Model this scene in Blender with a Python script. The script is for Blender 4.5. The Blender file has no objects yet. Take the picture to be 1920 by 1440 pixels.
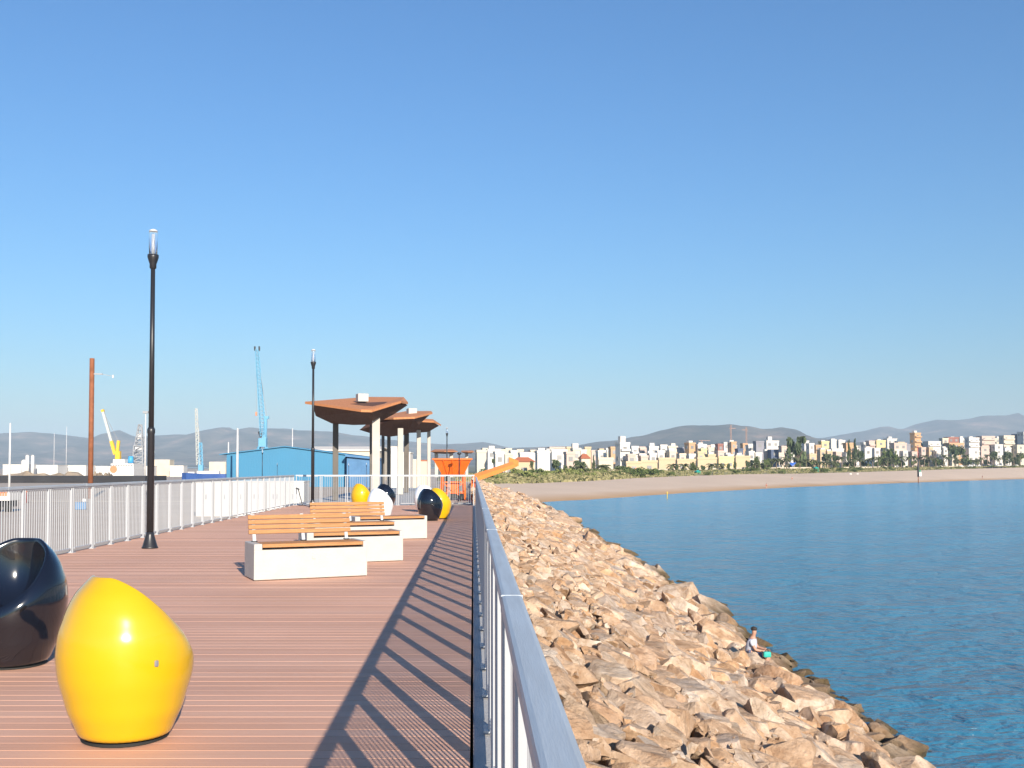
import bpy, bmesh, math, random
from mathutils import Vector, Matrix, Euler, noise
random.seed(11)
R = math.radians
scene = bpy.context.scene
COL = scene.collection

# ------------------------------------------------------------------ camera
F = 1900.0; CX = 887.0; CY = 809.0; EYE = 1.5       # photograph pixels (1920 x 1440)
PITCH = math.atan(67.0 / F)
cam_d = bpy.data.cameras.new("camera"); cam = bpy.data.objects.new("camera", cam_d); COL.objects.link(cam)
cam_d.sensor_width = 36; cam_d.lens = F / 1920 * 36
cam_d.shift_x = (960 - CX) / 1920.0; cam_d.shift_y = -(720 - CY) / 1920.0
cam_d.clip_start = .05; cam_d.clip_end = 40000
cam.location = (0, 0, EYE); cam.rotation_euler = (R(90) + PITCH, 0, 0)
scene.camera = cam
CP, SP = math.cos(PITCH), math.sin(PITCH)
def P(px, py, Y):
    "world point at distance Y that a photograph pixel looks at"
    a = (px - CX) / F; b = (CY - py) / F
    dy = CP - b * SP
    s = Y / dy
    return Vector((a * s, Y, EYE + (SP + b * CP) * s))
def G(px, py, z):
    "point on the level z"
    a = (px - CX) / F; b = (CY - py) / F
    s = (z - EYE) / (SP + b * CP)
    return Vector((a * s, (CP - b * SP) * s, z))
def pix(v):
    x, y, z = v[0], v[1], v[2] - EYE
    f = y * CP + z * SP; u = -y * SP + z * CP
    if f < .05: return None
    return (CX + F * x / f, CY - F * u / f)

# ------------------------------------------------------------------ materials
def new_mat(name):
    m = bpy.data.materials.new(name); m.use_nodes = True
    nt = m.node_tree
    return m, nt, nt.nodes, nt.links, nt.nodes["Principled BSDF"]
def mat(name, col, rough=.6, metal=0.0, var=.12, scale=3.0, bump=0.0, bscale=40.0, coat=0.0, spec=.5, stretch=None, vcol=None):
    m, nt, N, L, b = new_mat(name)
    b.inputs["Roughness"].default_value = rough; b.inputs["Metallic"].default_value = metal
    b.inputs["Specular IOR Level"].default_value = spec
    if coat: b.inputs["Coat Weight"].default_value = coat; b.inputs["Coat Roughness"].default_value = .04
    tc = N.new("ShaderNodeTexCoord"); mp = N.new("ShaderNodeMapping"); L.new(tc.outputs["Object"], mp.inputs["Vector"])
    if stretch: mp.inputs["Scale"].default_value = stretch
    nz = N.new("ShaderNodeTexNoise"); nz.inputs["Scale"].default_value = scale; nz.inputs["Detail"].default_value = 5
    L.new(mp.outputs[0], nz.inputs["Vector"])
    mx = N.new("ShaderNodeMix"); mx.data_type = 'RGBA'
    c2 = vcol if vcol else tuple(c * (1 - 2 * var) for c in col)
    mx.inputs["A"].default_value = (*[min(1, c * (1 + var)) for c in col], 1); mx.inputs["B"].default_value = (*c2, 1)
    L.new(nz.outputs["Fac"], mx.inputs["Factor"]); L.new(mx.outputs["Result"], b.inputs["Base Color"])
    rr = N.new('ShaderNodeMapRange'); rr.inputs['To Min'].default_value = rough * .75; rr.inputs['To Max'].default_value = min(1, rough * 1.3)
    L.new(nz.outputs['Fac'], rr.inputs[0]); L.new(rr.outputs[0], b.inputs['Roughness'])
    if bump:
        n2 = N.new("ShaderNodeTexNoise"); n2.inputs["Scale"].default_value = bscale; n2.inputs["Detail"].default_value = 4
        L.new(mp.outputs[0], n2.inputs["Vector"])
        bp = N.new("ShaderNodeBump"); bp.inputs["Strength"].default_value = bump; bp.inputs["Distance"].default_value = .02
        L.new(n2.outputs["Fac"], bp.inputs["Height"]); L.new(bp.outputs[0], b.inputs["Normal"])
    return m

M = {}
M['white_paint'] = mat('white_paint', (.62, .61, .59), .45, var=.04, scale=2)
M['rail_white'] = mat('rail_white', (.43, .445, .465), .4, var=.05, scale=6, metal=0)
M['steel'] = mat('galvanised_steel', (.47, .52, .56), .5, .08, .14, 3, .12, 25, stretch=(14, .8, 14))
M['dark_metal'] = mat('dark_metal', (.022, .022, .026), .38, 0, .15, 5)
M['wood'] = mat('bench_wood', (.47, .215, .07), .5, 0, .28, 3, .3, 30, stretch=(1.2, 18, 18))
M['concrete'] = mat('kerb_concrete', (.46, .45, .44), .85, 0, .12, 4, .4, 60)
M['box_white'] = mat('bench_concrete', (.48, .455, .42), .6, 0, .06, 5, .2, 40)
M['yellow'] = mat('yellow_gloss', (.64, .378, .003), .22, 0, .02, 1, coat=.6)
M['black'] = mat('black_gloss', (.006, .007, .012), .12, 0, .02, 1, coat=.8)
M['white_gloss'] = mat('white_gloss', (.80, .81, .83), .2, 0, .02, 1, coat=.6)
M['grey_badge'] = mat('grey_badge', (.28, .27, .3), .4, .3)
M['rust'] = mat('rust_steel', (.30, .105, .045), .8, .1, .3, 2.5, .4, 20)
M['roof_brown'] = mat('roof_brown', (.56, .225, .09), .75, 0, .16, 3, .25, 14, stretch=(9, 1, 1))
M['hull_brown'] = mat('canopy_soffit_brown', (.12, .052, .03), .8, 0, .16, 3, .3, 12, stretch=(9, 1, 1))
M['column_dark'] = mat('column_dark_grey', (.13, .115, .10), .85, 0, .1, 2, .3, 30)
M['column'] = mat('column_concrete', (.50, .46, .41), .85, 0, .1, 2, .3, 30)
M['orange'] = mat('orange_machine', (.80, .145, .012), .5, 0, .14, 2)
M['orange2'] = mat('orange_conveyor', (.85, .20, .012), .5, 0, .14, 1)
M['rubber'] = mat('rubber_black', (.02, .02, .02), .9)
M['asphalt'] = mat('yard_asphalt', (.50, .42, .345), .95, 0, .12, .25, .3, 6, spec=.08)
M['cream_wall'] = mat('cream_wall', (.66, .57, .44), .85, 0, .1, .5)
M['blue_sheet'] = mat('blue_sheet', (.045, .215, .37), .5, 0, .06, .3)
M['blue_dark'] = mat('blue_sheet_weathered', (.075, .20, .38), .6, 0, .15, .8)
M['roof_pale'] = mat('pale_sheet_roof', (.72, .66, .58), .7, 0, .06, .2)
M['crane_blue'] = mat('crane_blue', (.14, .38, .56), .5)
M['crane_pale'] = mat('crane_pale', (.50, .52, .50), .6)
M['crane_yellow'] = mat('crane_yellow', (.78, .46, .03), .5)
M['ship_white'] = mat('ship_white', (.64, .62, .59), .6, 0, .04)
M['ship_blue'] = mat('ship_hull_blue', (.03, .09, .30), .5)
M['ship_orange'] = mat('ship_orange', (.75, .25, .12), .6)
M['sky_blue'] = mat('funnel_blue', (.06, .35, .66), .5)
M['dark_rubble'] = mat('coal_dark', (.035, .035, .04), .95, 0, .3, .2)
M['brown_rubble'] = mat('scrap_brown', (.33, .26, .19), .95, 0, .3, .3)
M['crane_faint'] = mat('crane_faint', (.50, .30, .22), .7)
M['lattice'] = mat('lattice_grey', (.33, .34, .36), .6)
M['mast_grey'] = mat('mast_grey', (.62, .61, .60), .5)
M['glassblue'] = mat('window_glass', (.33, .32, .31), .4, 0, .2, .05)
M['pane_sea'] = mat('pane_dark', (.24, .235, .23), .4)
M['tile_red'] = mat('roof_tile_red', (.42, .13, .06), .85)
M['green_bin'] = mat('bin_green', (.02, .22, .12), .5)
M['turquoise'] = mat('bag_turquoise', (.02, .42, .36), .6)
M['awning_blue'] = mat('awning_blue', (.03, .14, .60), .6)
M['red_paint'] = mat('red_paint', (.50, .03, .02), .5)
M['sign_yellow'] = mat('marker_yellow', (.80, .55, .08), .5)
M['trunk'] = mat('tree_trunk', (.12, .085, .06), .9)
M['palm_trunk'] = mat('palm_trunk', (.20, .15, .10), .9)
M['skin'] = mat('skin', (.46, .25, .17), .6, 0, .05)
M['hair'] = mat('hair_dark', (.03, .02, .015), .7)
M['shirt'] = mat('shirt_pale', (.52, .54, .62), .85)
M['shorts'] = mat('shorts_navy', (.08, .10, .17), .85)
M['red_cloth'] = mat('red_cloth', (.35, .08, .06), .85)
M['car_blue'] = mat('car_blue', (.08, .20, .38), .3, 0, .05, coat=.5)
M['car_white'] = mat('car_white', (.78, .78, .78), .3, 0, .03, coat=.5)
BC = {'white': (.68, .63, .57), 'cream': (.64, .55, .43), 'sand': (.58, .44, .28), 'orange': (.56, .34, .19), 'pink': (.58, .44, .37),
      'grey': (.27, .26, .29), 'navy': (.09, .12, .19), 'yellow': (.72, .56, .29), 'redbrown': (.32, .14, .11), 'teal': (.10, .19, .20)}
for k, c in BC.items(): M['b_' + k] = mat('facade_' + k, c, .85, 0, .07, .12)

# glass of the lamp tops
m, nt, N, L, b = new_mat('lamp_glass'); M['lamp_glass'] = m
b.inputs["Base Color"].default_value = (.92, .96, 1, 1); b.inputs["Roughness"].default_value = .03
b.inputs["Transmission Weight"].default_value = .95; b.inputs["IOR"].default_value = 1.15
M['lamp_core'] = mat('lamp_core', (.85, .85, .86), .35)

# foliage
def leafmat(name, a, c):
    m, nt, N, L, b = new_mat(name)
    b.inputs["Roughness"].default_value = .75; b.inputs["Specular IOR Level"].default_value = .2
    g = N.new("ShaderNodeNewGeometry"); rp = N.new("ShaderNodeValToRGB")
    rp.color_ramp.elements[0].color = (*a, 1); rp.color_ramp.elements[1].color = (*c, 1)
    L.new(g.outputs["Random Per Island"], rp.inputs[0]); L.new(rp.outputs[0], b.inputs["Base Color"])
    return m
M['leaf_dark'] = leafmat('foliage_dark', (.04, .065, .028), (.12, .15, .07))
M['leaf_mid'] = leafmat('foliage_mid', (.05, .085, .025), (.15, .18, .06))
M['leaf_palm'] = leafmat('foliage_palm', (.06, .075, .03), (.17, .17, .08))
M['leaf_dune'] = leafmat('foliage_dune', (.12, .13, .05), (.36, .31, .16))
M['leaf_green'] = leafmat('foliage_reed', (.12, .15, .04), (.27, .29, .10))

# deck boards
m, nt, N, L, b = new_mat('deck_boards'); M['deck'] = m
b.inputs["Roughness"].default_value = .7; b.inputs["Specular IOR Level"].default_value = .3
g = N.new("ShaderNodeNewGeometry"); rp = N.new("ShaderNodeValToRGB"); cr = rp.color_ramp
cr.elements[0].color = (.60, .335, .23, 1); cr.elements[1].color = (.66, .39, .28, 1)
e = cr.elements.new(.35); e.color = (.62, .35, .245, 1); e = cr.elements.new(.7); e.color = (.64, .375, .27, 1)
L.new(g.outputs["Random Per Island"], rp.inputs[0])
tc = N.new("ShaderNodeTexCoord"); mp = N.new("ShaderNodeMapping"); mp.inputs["Scale"].default_value = (.5, 30, 1)
L.new(tc.outputs["Object"], mp.inputs[0]); nz = N.new("ShaderNodeTexNoise"); nz.inputs["Scale"].default_value = 2; nz.inputs["Detail"].default_value = 6
L.new(mp.outputs[0], nz.inputs["Vector"])
n3 = N.new("ShaderNodeTexNoise"); n3.inputs["Scale"].default_value = .6; n3.inputs["Detail"].default_value = 4; L.new(tc.outputs["Object"], n3.inputs["Vector"])
mr = N.new("ShaderNodeMapRange"); mr.inputs["To Min"].default_value = .87; mr.inputs["To Max"].default_value = 1.13; L.new(nz.outputs["Fac"], mr.inputs[0])
mr3 = N.new("ShaderNodeMapRange"); mr3.inputs["To Min"].default_value = .84; mr3.inputs["To Max"].default_value = 1.16; L.new(n3.outputs["Fac"], mr3.inputs[0])
mm = N.new("ShaderNodeMath"); mm.operation = 'MULTIPLY'; L.new(mr.outputs[0], mm.inputs[0]); L.new(mr3.outputs[0], mm.inputs[1])
vm = N.new("ShaderNodeVectorMath"); vm.operation = 'SCALE'; L.new(rp.outputs[0], vm.inputs[0]); L.new(mm.outputs[0], vm.inputs["Scale"])
L.new(vm.outputs[0], b.inputs["Base Color"])
wv = N.new("ShaderNodeTexWave"); wv.bands_direction = 'Y'; wv.inputs["Scale"].default_value = 26.0; L.new(tc.outputs["Object"], wv.inputs["Vector"])
bp = N.new("ShaderNodeBump"); bp.inputs["Strength"].default_value = .35; bp.inputs["Distance"].default_value = .004
L.new(wv.outputs["Fac"], bp.inputs["Height"]); L.new(bp.outputs[0], b.inputs["Normal"])

# rock
m, nt, N, L, b = new_mat('breakwater_rock'); M['rock'] = m
b.inputs["Roughness"].default_value = .92; b.inputs["Specular IOR Level"].default_value = .2
g = N.new("ShaderNodeNewGeometry"); oi = N.new("ShaderNodeObjectInfo")
ad = N.new("ShaderNodeMath"); ad.operation = 'ADD'; L.new(g.outputs["Random Per Island"], ad.inputs[0]); L.new(oi.outputs["Random"], ad.inputs[1])
fr = N.new("ShaderNodeMath"); fr.operation = 'FRACT'; L.new(ad.outputs[0], fr.inputs[0])
rp = N.new("ShaderNodeValToRGB"); cr = rp.color_ramp
cr.elements[0].color = (.48, .32, .20, 1); cr.elements[1].color = (.64, .50, .36, 1)
for p_, c_ in ((.15, (.62, .47, .35)), (.28, (.60, .385, .225)), (.42, (.68, .56, .45)), (.58, (.60, .455, .33)), (.72, (.62, .43, .295)), (.84, (.57, .48, .40)), (.93, (.72, .62, .52))):
    e = cr.elements.new(p_); e.color = (*c_, 1)
L.new(fr.outputs[0], rp.inputs[0])
tc = N.new("ShaderNodeNewGeometry")
nz = N.new("ShaderNodeTexNoise"); nz.inputs["Scale"].default_value = 2.6; nz.inputs["Detail"].default_value = 9; nz.inputs["Roughness"].default_value = .72
L.new(tc.outputs["Position"], nz.inputs["Vector"])
rp2 = N.new("ShaderNodeValToRGB"); rp2.color_ramp.elements[0].position = .35; rp2.color_ramp.elements[1].position = .68
rp2.color_ramp.elements[0].color = (.62, .50, .40, 1); rp2.color_ramp.elements[1].color = (1.22, 1.2, 1.17, 1); L.new(nz.outputs["Fac"], rp2.inputs[0])
mu = N.new("ShaderNodeMix"); mu.data_type = 'RGBA'; mu.blend_type = 'MULTIPLY'; mu.inputs["Factor"].default_value = 1
L.new(rp.outputs[0], mu.inputs["A"]); L.new(rp2.outputs[0], mu.inputs["B"])
sx = N.new("ShaderNodeSeparateXYZ"); L.new(tc.outputs["Position"], sx.inputs[0])
n2 = N.new("ShaderNodeTexNoise"); n2.inputs["Scale"].default_value = .7; L.new(tc.outputs["Position"], n2.inputs["Vector"])
ad2 = N.new("ShaderNodeMath"); ad2.operation = 'MULTIPLY_ADD'; L.new(n2.outputs["Fac"], ad2.inputs[0]); ad2.inputs[1].default_value = 1.1; L.new(sx.outputs["Z"], ad2.inputs[2])
mr = N.new("ShaderNodeMapRange"); mr.inputs["From Min"].default_value = -3.8; mr.inputs["From Max"].default_value = -3.2; L.new(ad2.outputs[0], mr.inputs[0])
wet = N.new("ShaderNodeMix"); wet.data_type = 'RGBA'; wet.blend_type = 'MULTIPLY'; wet.inputs["A"].default_value = (.12, .085, .045, 1)
L.new(mr.outputs[0], wet.inputs["Factor"]); wet.blend_type = 'MIX'; L.new(mu.outputs["Result"], wet.inputs["B"]); L.new(wet.outputs["Result"], b.inputs["Base Color"])
nb = N.new("ShaderNodeTexNoise"); nb.inputs["Scale"].default_value = 4; nb.inputs["Detail"].default_value = 9; nb.inputs["Roughness"].default_value = .7; L.new(tc.outputs["Position"], nb.inputs["Vector"])
bp = N.new("ShaderNodeBump"); bp.inputs["Strength"].default_value = .9; bp.inputs["Distance"].default_value = .16
L.new(nb.outputs["Fac"], bp.inputs["Height"]); L.new(bp.outputs[0], b.inputs["Normal"])
M['rock_bed'] = mat('rock_bed', (.17, .11, .07), .95, 0, .3, 1, .5, 6)

# water
m, nt, N, L, b = new_mat('sea_water'); M['water'] = m
b.inputs["Roughness"].default_value = .2; b.inputs["IOR"].default_value = 1.33; b.inputs["Specular IOR Level"].default_value = .5
tc = N.new("ShaderNodeNewGeometry")
nz = N.new("ShaderNodeTexNoise"); nz.inputs["Scale"].default_value = .035; nz.inputs["Detail"].default_value = 4
mp0 = N.new("ShaderNodeMapping"); mp0.inputs["Scale"].default_value = (.6, 1.8, 1); L.new(tc.outputs["Position"], mp0.inputs[0]); L.new(mp0.outputs[0], nz.inputs["Vector"])
mx = N.new("ShaderNodeMix"); mx.data_type = 'RGBA'; mx.inputs["A"].default_value = (.024, .145, .235, 1); mx.inputs["B"].default_value = (.048, .215, .335, 1)
L.new(nz.outputs["Fac"], mx.inputs["Factor"])
sy = N.new("ShaderNodeSeparateXYZ"); L.new(tc.outputs["Position"], sy.inputs[0])       # paler with distance: grazing sky sheen put into the colour, plus sandy shallows
ms = N.new("ShaderNodeMapRange"); ms.inputs["From Min"].default_value = 25; ms.inputs["From Max"].default_value = 190; L.new(sy.outputs["Y"], ms.inputs[0])
m2 = N.new("ShaderNodeMix"); m2.data_type = 'RGBA'; L.new(ms.outputs[0], m2.inputs["Factor"]); L.new(mx.outputs["Result"], m2.inputs["A"]); m2.inputs["B"].default_value = (.10, .32, .46, 1)
L.new(m2.outputs["Result"], b.inputs["Base Color"])
mp = N.new("ShaderNodeMapping"); mp.inputs["Rotation"].default_value = (0, 0, R(12)); mp.inputs["Scale"].default_value = (.75, 1.1, 1); L.new(tc.outputs["Position"], mp.inputs[0])
prev = None
for sc_, st_, d_ in ((.05, .6, 2.2), (.2, .7, 1.1), (.7, .9, .55), (2.4, .95, .22), (6.5, .7, .05)):
    n_ = N.new("ShaderNodeTexNoise"); n_.inputs["Scale"].default_value = sc_; n_.inputs["Detail"].default_value = 3; n_.inputs["Distortion"].default_value = .7; L.new(mp.outputs[0], n_.inputs["Vector"])
    bp = N.new("ShaderNodeBump"); bp.inputs["Strength"].default_value = st_; bp.inputs["Distance"].default_value = d_
    L.new(n_.outputs["Fac"], bp.inputs["Height"])
    if prev: L.new(prev.outputs[0], bp.inputs["Normal"])
    prev = bp
L.new(prev.outputs[0], b.inputs["Normal"])

# sand
m, nt, N, L, b = new_mat('beach_sand'); M['sand'] = m
b.inputs["Roughness"].default_value = .95; b.inputs["Specular IOR Level"].default_value = .15
tc = N.new("ShaderNodeNewGeometry"); sx = N.new("ShaderNodeSeparateXYZ"); L.new(tc.outputs["Position"], sx.inputs[0])
nz = N.new("ShaderNodeTexNoise"); nz.inputs["Scale"].default_value = .05; nz.inputs["Detail"].default_value = 7; L.new(tc.outputs["Position"], nz.inputs["Vector"])
ad = N.new("ShaderNodeMath"); ad.operation = 'MULTIPLY_ADD'; L.new(nz.outputs["Fac"], ad.inputs[0]); ad.inputs[1].default_value = .5; L.new(sx.outputs["Z"], ad.inputs[2])
mr = N.new("ShaderNodeMapRange"); mr.inputs["From Min"].default_value = -4.15; mr.inputs["From Max"].default_value = -3.35; L.new(ad.outputs[0], mr.inputs[0])
rp = N.new("ShaderNodeValToRGB"); rp.color_ramp.elements[0].color = (.50, .31, .165, 1); rp.color_ramp.elements[1].color = (.66, .50, .37, 1)
L.new(mr.outputs[0], rp.inputs[0]); mr2 = N.new("ShaderNodeMapRange"); mr2.inputs["To Min"].default_value = .88; mr2.inputs["To Max"].default_value = 1.12; L.new(nz.outputs["Fac"], mr2.inputs[0])
vm = N.new("ShaderNodeVectorMath"); vm.operation = 'SCALE'; L.new(rp.outputs[0], vm.inputs[0]); L.new(mr2.outputs[0], vm.inputs["Scale"]); L.new(vm.outputs[0], b.inputs["Base Color"])
M['dune'] = mat('dune_soil', (.30, .25, .14), .95, 0, .25, .08, vcol=(.17, .16, .07))
M['plain'] = mat('coastal_plain', (.24, .22, .16), .95, 0, .25, .004, vcol=(.12, .13, .07))
m, nt, N, L, b = new_mat('hill_scrub'); M['hill'] = m
b.inputs["Roughness"].default_value = 1; b.inputs["Specular IOR Level"].default_value = .05
tc = N.new("ShaderNodeNewGeometry")
nz = N.new("ShaderNodeTexNoise"); nz.inputs["Scale"].default_value = .0045; nz.inputs["Detail"].default_value = 9; nz.inputs["Roughness"].default_value = .62; L.new(tc.outputs["Position"], nz.inputs["Vector"])
rp = N.new("ShaderNodeValToRGB"); cr = rp.color_ramp; cr.elements[0].position = .36; cr.elements[1].position = .72
cr.elements[0].color = (.055, .058, .045, 1); cr.elements[1].color = (.46, .29, .21, 1); e = cr.elements.new(.55); e.color = (.17, .14, .105, 1)
L.new(nz.outputs["Fac"], rp.inputs[0]); L.new(rp.outputs[0], b.inputs["Base Color"])

# ------------------------------------------------------------------ mesh helpers
class MB:
    def __init__(s): s.bm = bmesh.new()
    def _add(s, geom_verts, mtx):
        bmesh.ops.transform(s.bm, matrix=mtx, verts=geom_verts)
    def box(s, c, d, rot=None, bev=0):
        r = bmesh.ops.create_cube(s.bm, size=1)
        mtx = Matrix.Translation(c) @ (rot.to_matrix().to_4x4() if rot else Matrix.Identity(4)) @ Matrix.Diagonal((*d, 1))
        s._add(r['verts'], mtx)
        if bev:
            es = set(e for v in r['verts'] for e in v.link_edges)
            bmesh.ops.bevel(s.bm, geom=list(es), offset=bev, segments=2, affect='EDGES', profile=.6)
        return s
    def tube(s, a, c, r0, r1=None, n=10, caps=True):
        a = Vector(a); c = Vector(c); r1 = r0 if r1 is None else r1
        d = c - a
        if d.length < 1e-6: return s
        r = bmesh.ops.create_cone(s.bm, cap_ends=caps, cap_tris=False, segments=n, radius1=r0, radius2=r1, depth=d.length)
        q = d.to_track_quat('Z', 'Y')
        s._add(r['verts'], Matrix.Translation((a + c) / 2) @ q.to_matrix().to_4x4()); return s
    def beam(s, a, c, w, h=None):
        a = Vector(a); c = Vector(c); d = c - a; h = w if h is None else h
        r = bmesh.ops.create_cube(s.bm, size=1); q = d.to_track_quat('Y', 'Z')
        s._add(r['verts'], Matrix.Translation((a + c) / 2) @ q.to_matrix().to_4x4() @ Matrix.Diagonal((w, d.length, h, 1))); return s
    def lathe(s, prof, n=20, c=(0, 0, 0), cap=True):
        rings = []
        for (r, z) in prof:
            rings.append([s.bm.verts.new((c[0] + r * math.cos(2 * math.pi * i / n), c[1] + r * math.sin(2 * math.pi * i / n), c[2] + z)) for i in range(n)])
        for A, B in zip(rings, rings[1:]):
            for i in range(n): s.bm.faces.new((A[i], A[(i + 1) % n], B[(i + 1) % n], B[i]))
        if cap:
            s.bm.faces.new(list(reversed(rings[0]))); s.bm.faces.new(rings[-1])
        return s
    def poly(s, pts):
        s.bm.faces.new([s.bm.verts.new(p) for p in pts]); return s
    def slab(s, top, th):
        "closed slab under a ring of points"
        th = Vector((0, 0, -th)) if not isinstance(th, Vector) else th
        t = [s.bm.verts.new(p) for p in top]; b_ = [s.bm.verts.new(Vector(p) + th) for p in top]; n = len(t)
        s.bm.faces.new(t); s.bm.faces.new(list(reversed(b_)))
        for i in range(n): s.bm.faces.new((t[i], b_[i], b_[(i + 1) % n], t[(i + 1) % n]))
        return s
    def sphere(s, c, r, sub=2):
        q = bmesh.ops.create_icosphere(s.bm, subdivisions=sub, radius=1)
        r = r if hasattr(r, '__len__') else (r, r, r)
        s._add(q['verts'], Matrix.Translation(c) @ Matrix.Diagonal((*r, 1))); return s
    def hull(s, pts):
        vs = [s.bm.verts.new(p) for p in pts]
        g = bmesh.ops.convex_hull(s.bm, input=vs)
        bmesh.ops.delete(s.bm, geom=list(set(x for x in g['geom_interior'] if isinstance(x, bmesh.types.BMVert))), context='VERTS'); return s
    def mesh(s, name, m_, smooth=False, norm=True):
        if norm: bmesh.ops.recalc_face_normals(s.bm, faces=s.bm.faces[:])
        me = bpy.data.meshes.new(name); s.bm.to_mesh(me); s.bm.free(); me.materials.append(m_)
        if smooth:
            for p in me.polygons: p.use_smooth = True
        return me
    def build(s, name, m_, parent=None, smooth=False, norm=True):
        return link(name, s.mesh(name, m_, smooth, norm), parent)
def link(name, me, parent=None, loc=None, rz=0):
    o = bpy.data.objects.new(name, me); COL.objects.link(o)
    if parent: o.parent = parent
    if loc is not None: o.location = loc
    if rz: o.rotation_euler[2] = rz
    return o
def tag(o, label=None, cat=None, group=None, kind=None):
    if label: o['label'] = label
    if cat: o['category'] = cat
    if group: o['group'] = group
    if kind: o['kind'] = kind
    return o
def empty(name, loc=(0, 0, 0), rz=0, label=None, cat=None, group=None):
    o = bpy.data.objects.new(name, None); COL.objects.link(o); o.location = loc; o.rotation_euler[2] = rz
    o.empty_display_size = .2
    return tag(o, label, cat, group)
def copy_tree(o, parent=None):
    c = o.copy(); COL.objects.link(c)
    if parent: c.parent = parent
    for ch in [x for x in bpy.data.objects if x.parent == o]: copy_tree(ch, c)
    return c
def smooth_angle(o, deg=35):
    me = o.data
    for p in me.polygons: p.use_smooth = True
    me.set_sharp_from_angle(angle=R(deg))
    return o
def struct(o): return tag(o, kind='structure')
def grid_mesh(name, rows, m_, smooth=True):
    "rows: list of equally long point lists"
    vs = [p for r in rows for p in r]; n = len(rows[0]); fs = []
    for i in range(len(rows) - 1):
        for j in range(n - 1): fs.append((i * n + j, i * n + j + 1, (i + 1) * n + j + 1, (i + 1) * n + j))
    me = bpy.data.meshes.new(name); me.from_pydata([tuple(v) for v in vs], [], fs); me.materials.append(m_)
    bm = bmesh.new(); bm.from_mesh(me); bmesh.ops.recalc_face_normals(bm, faces=bm.faces[:])
    if sum(f.normal.z for f in bm.faces) < 0: bmesh.ops.reverse_faces(bm, faces=bm.faces[:])
    bm.to_mesh(me); bm.free()
    if smooth:
        for p in me.polygons: p.use_smooth = True
    return me
def interp(tab, x):
    if x <= tab[0][0]: return tab[0][1]
    for (a, va), (c, vc) in zip(tab, tab[1:]):
        if x <= c: return va + (vc - va) * (x - a) / (c - a)
    return tab[-1][1]

# ------------------------------------------------------------------ light, sky
SUN = Vector((.816, -2.5, 1.0)).normalized()
w = bpy.data.worlds.new("World"); scene.world = w; w.use_nodes = True
nt = w.node_tree; bg = nt.nodes["Background"]; sk = nt.nodes.new("ShaderNodeTexSky"); sk.sky_type = 'NISHITA'
sk.sun_disc = False; sk.sun_elevation = math.asin(SUN.z); sk.sun_rotation = math.atan2(SUN.x, SUN.y)
sk.altitude = 0; sk.air_density = 1.5; sk.dust_density = .3; sk.ozone_density = 10
nt.links.new(sk.outputs[0], bg.inputs[0]); bg.inputs[1].default_value = .088
sd = bpy.data.lights.new("sun", 'SUN'); sd.energy = 4.4; sd.angle = R(.5); sd.color = (1, .90, .76)
so = bpy.data.objects.new("sun", sd); COL.objects.link(so); so.rotation_euler = (-SUN).to_track_quat('-Z', 'Y').to_euler()
scene.view_settings.view_transform = 'Standard'; scene.view_settings.look = 'None'; scene.view_settings.gamma = 1
scene.view_settings.exposure = .80
scene.cycles.max_bounces = 6; scene.cycles.transparent_max_bounces = 12; scene.cycles.volume_bounces = 0

HAZE = 1.3e-4; WATER_Z = -4.5; YARD = -1.6
# ------------------------------------------------------------------ setting: sea, beach, land, hills, haze
struct(link('sea', grid_mesh('sea', [[(-6700, y, WATER_Z), (10700, y, WATER_Z)] for y in (-95, 60, 11200)], M['water'], False)))
SHORE = [(820, 957), (900, 950), (1000, 942), (1100, 937), (1200, 930), (1300, 923.5), (1400, 918), (1500, 913), (1600, 909), (1720, 904.5), (1820, 901), (1920, 898), (2100, 892.5), (2400, 888)]
BTOP = [(820, 908), (900, 907), (1000, 906), (1100, 902), (1200, 896), (1300, 892), (1400, 889), (1500, 888), (1600, 885.5), (1700, 882.5), (1800, 879.5), (1920, 876.5), (2100, 873), (2400, 868)]
def Yshore(px): return G(px, interp(SHORE, px), WATER_Z).y
def Ybtop(px): return Yshore(px) + interp([(820, 60), (1000, 75), (1400, 105), (1920, 110), (2400, 120)], px)
def Ytown(px): return Ybtop(px) + interp([(820, 70), (1000, 75), (1400, 110), (1920, 120), (2400, 130)], px)
def zland(px): return interp([(820, -1.5), (1000, -.9), (1200, .1), (1400, .7), (1600, 1.0), (1800, 1.6), (1920, 2.1), (2400, 4)], px)
pxs = [820 + 20 * i for i in range(80)]
r_w, r_s, r_m, r_t, r_d, r_f = [], [], [], [], [], []
for i, px in enumerate(pxs):
    sh = G(px, interp(SHORE, px), WATER_Z); bt = P(px, interp(BTOP, px), Ybtop(px))
    wob = .8 * math.sin(i * 1.7) + .5 * math.sin(i * .63)
    sh = sh + Vector((0, wob * .6, 0))
    r_w.append(Vector((sh.x, sh.y - 14, WATER_Z - 1.2))); r_s.append(sh)
    r_m.append(sh.lerp(bt, .35) + Vector((0, 0, .25))); r_t.append(bt)
    zt = zland(px); q = P(px, 876, Ytown(px)); r_d.append(Vector((q.x, q.y, zt)))
    q2 = P(px, 876, 2600); r_f.append(Vector((q2.x, 2600, 6)))
struct(link('beach', grid_mesh('beach', [r_w, r_s, r_m, r_t], M['sand'])))
struct(link('dune_ground', grid_mesh('dune_ground', [[p + Vector((0, -.5, -.05)) for p in r_t], [a.lerp(c, .5) + Vector((0, 0, .25)) for a, c in zip(r_t, r_d)], r_d], M['dune'])))
struct(link('coastal_plain', grid_mesh('coastal_plain', [[p + Vector((0, -.5, -.05)) for p in r_d], r_f], M['plain'])))
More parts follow.
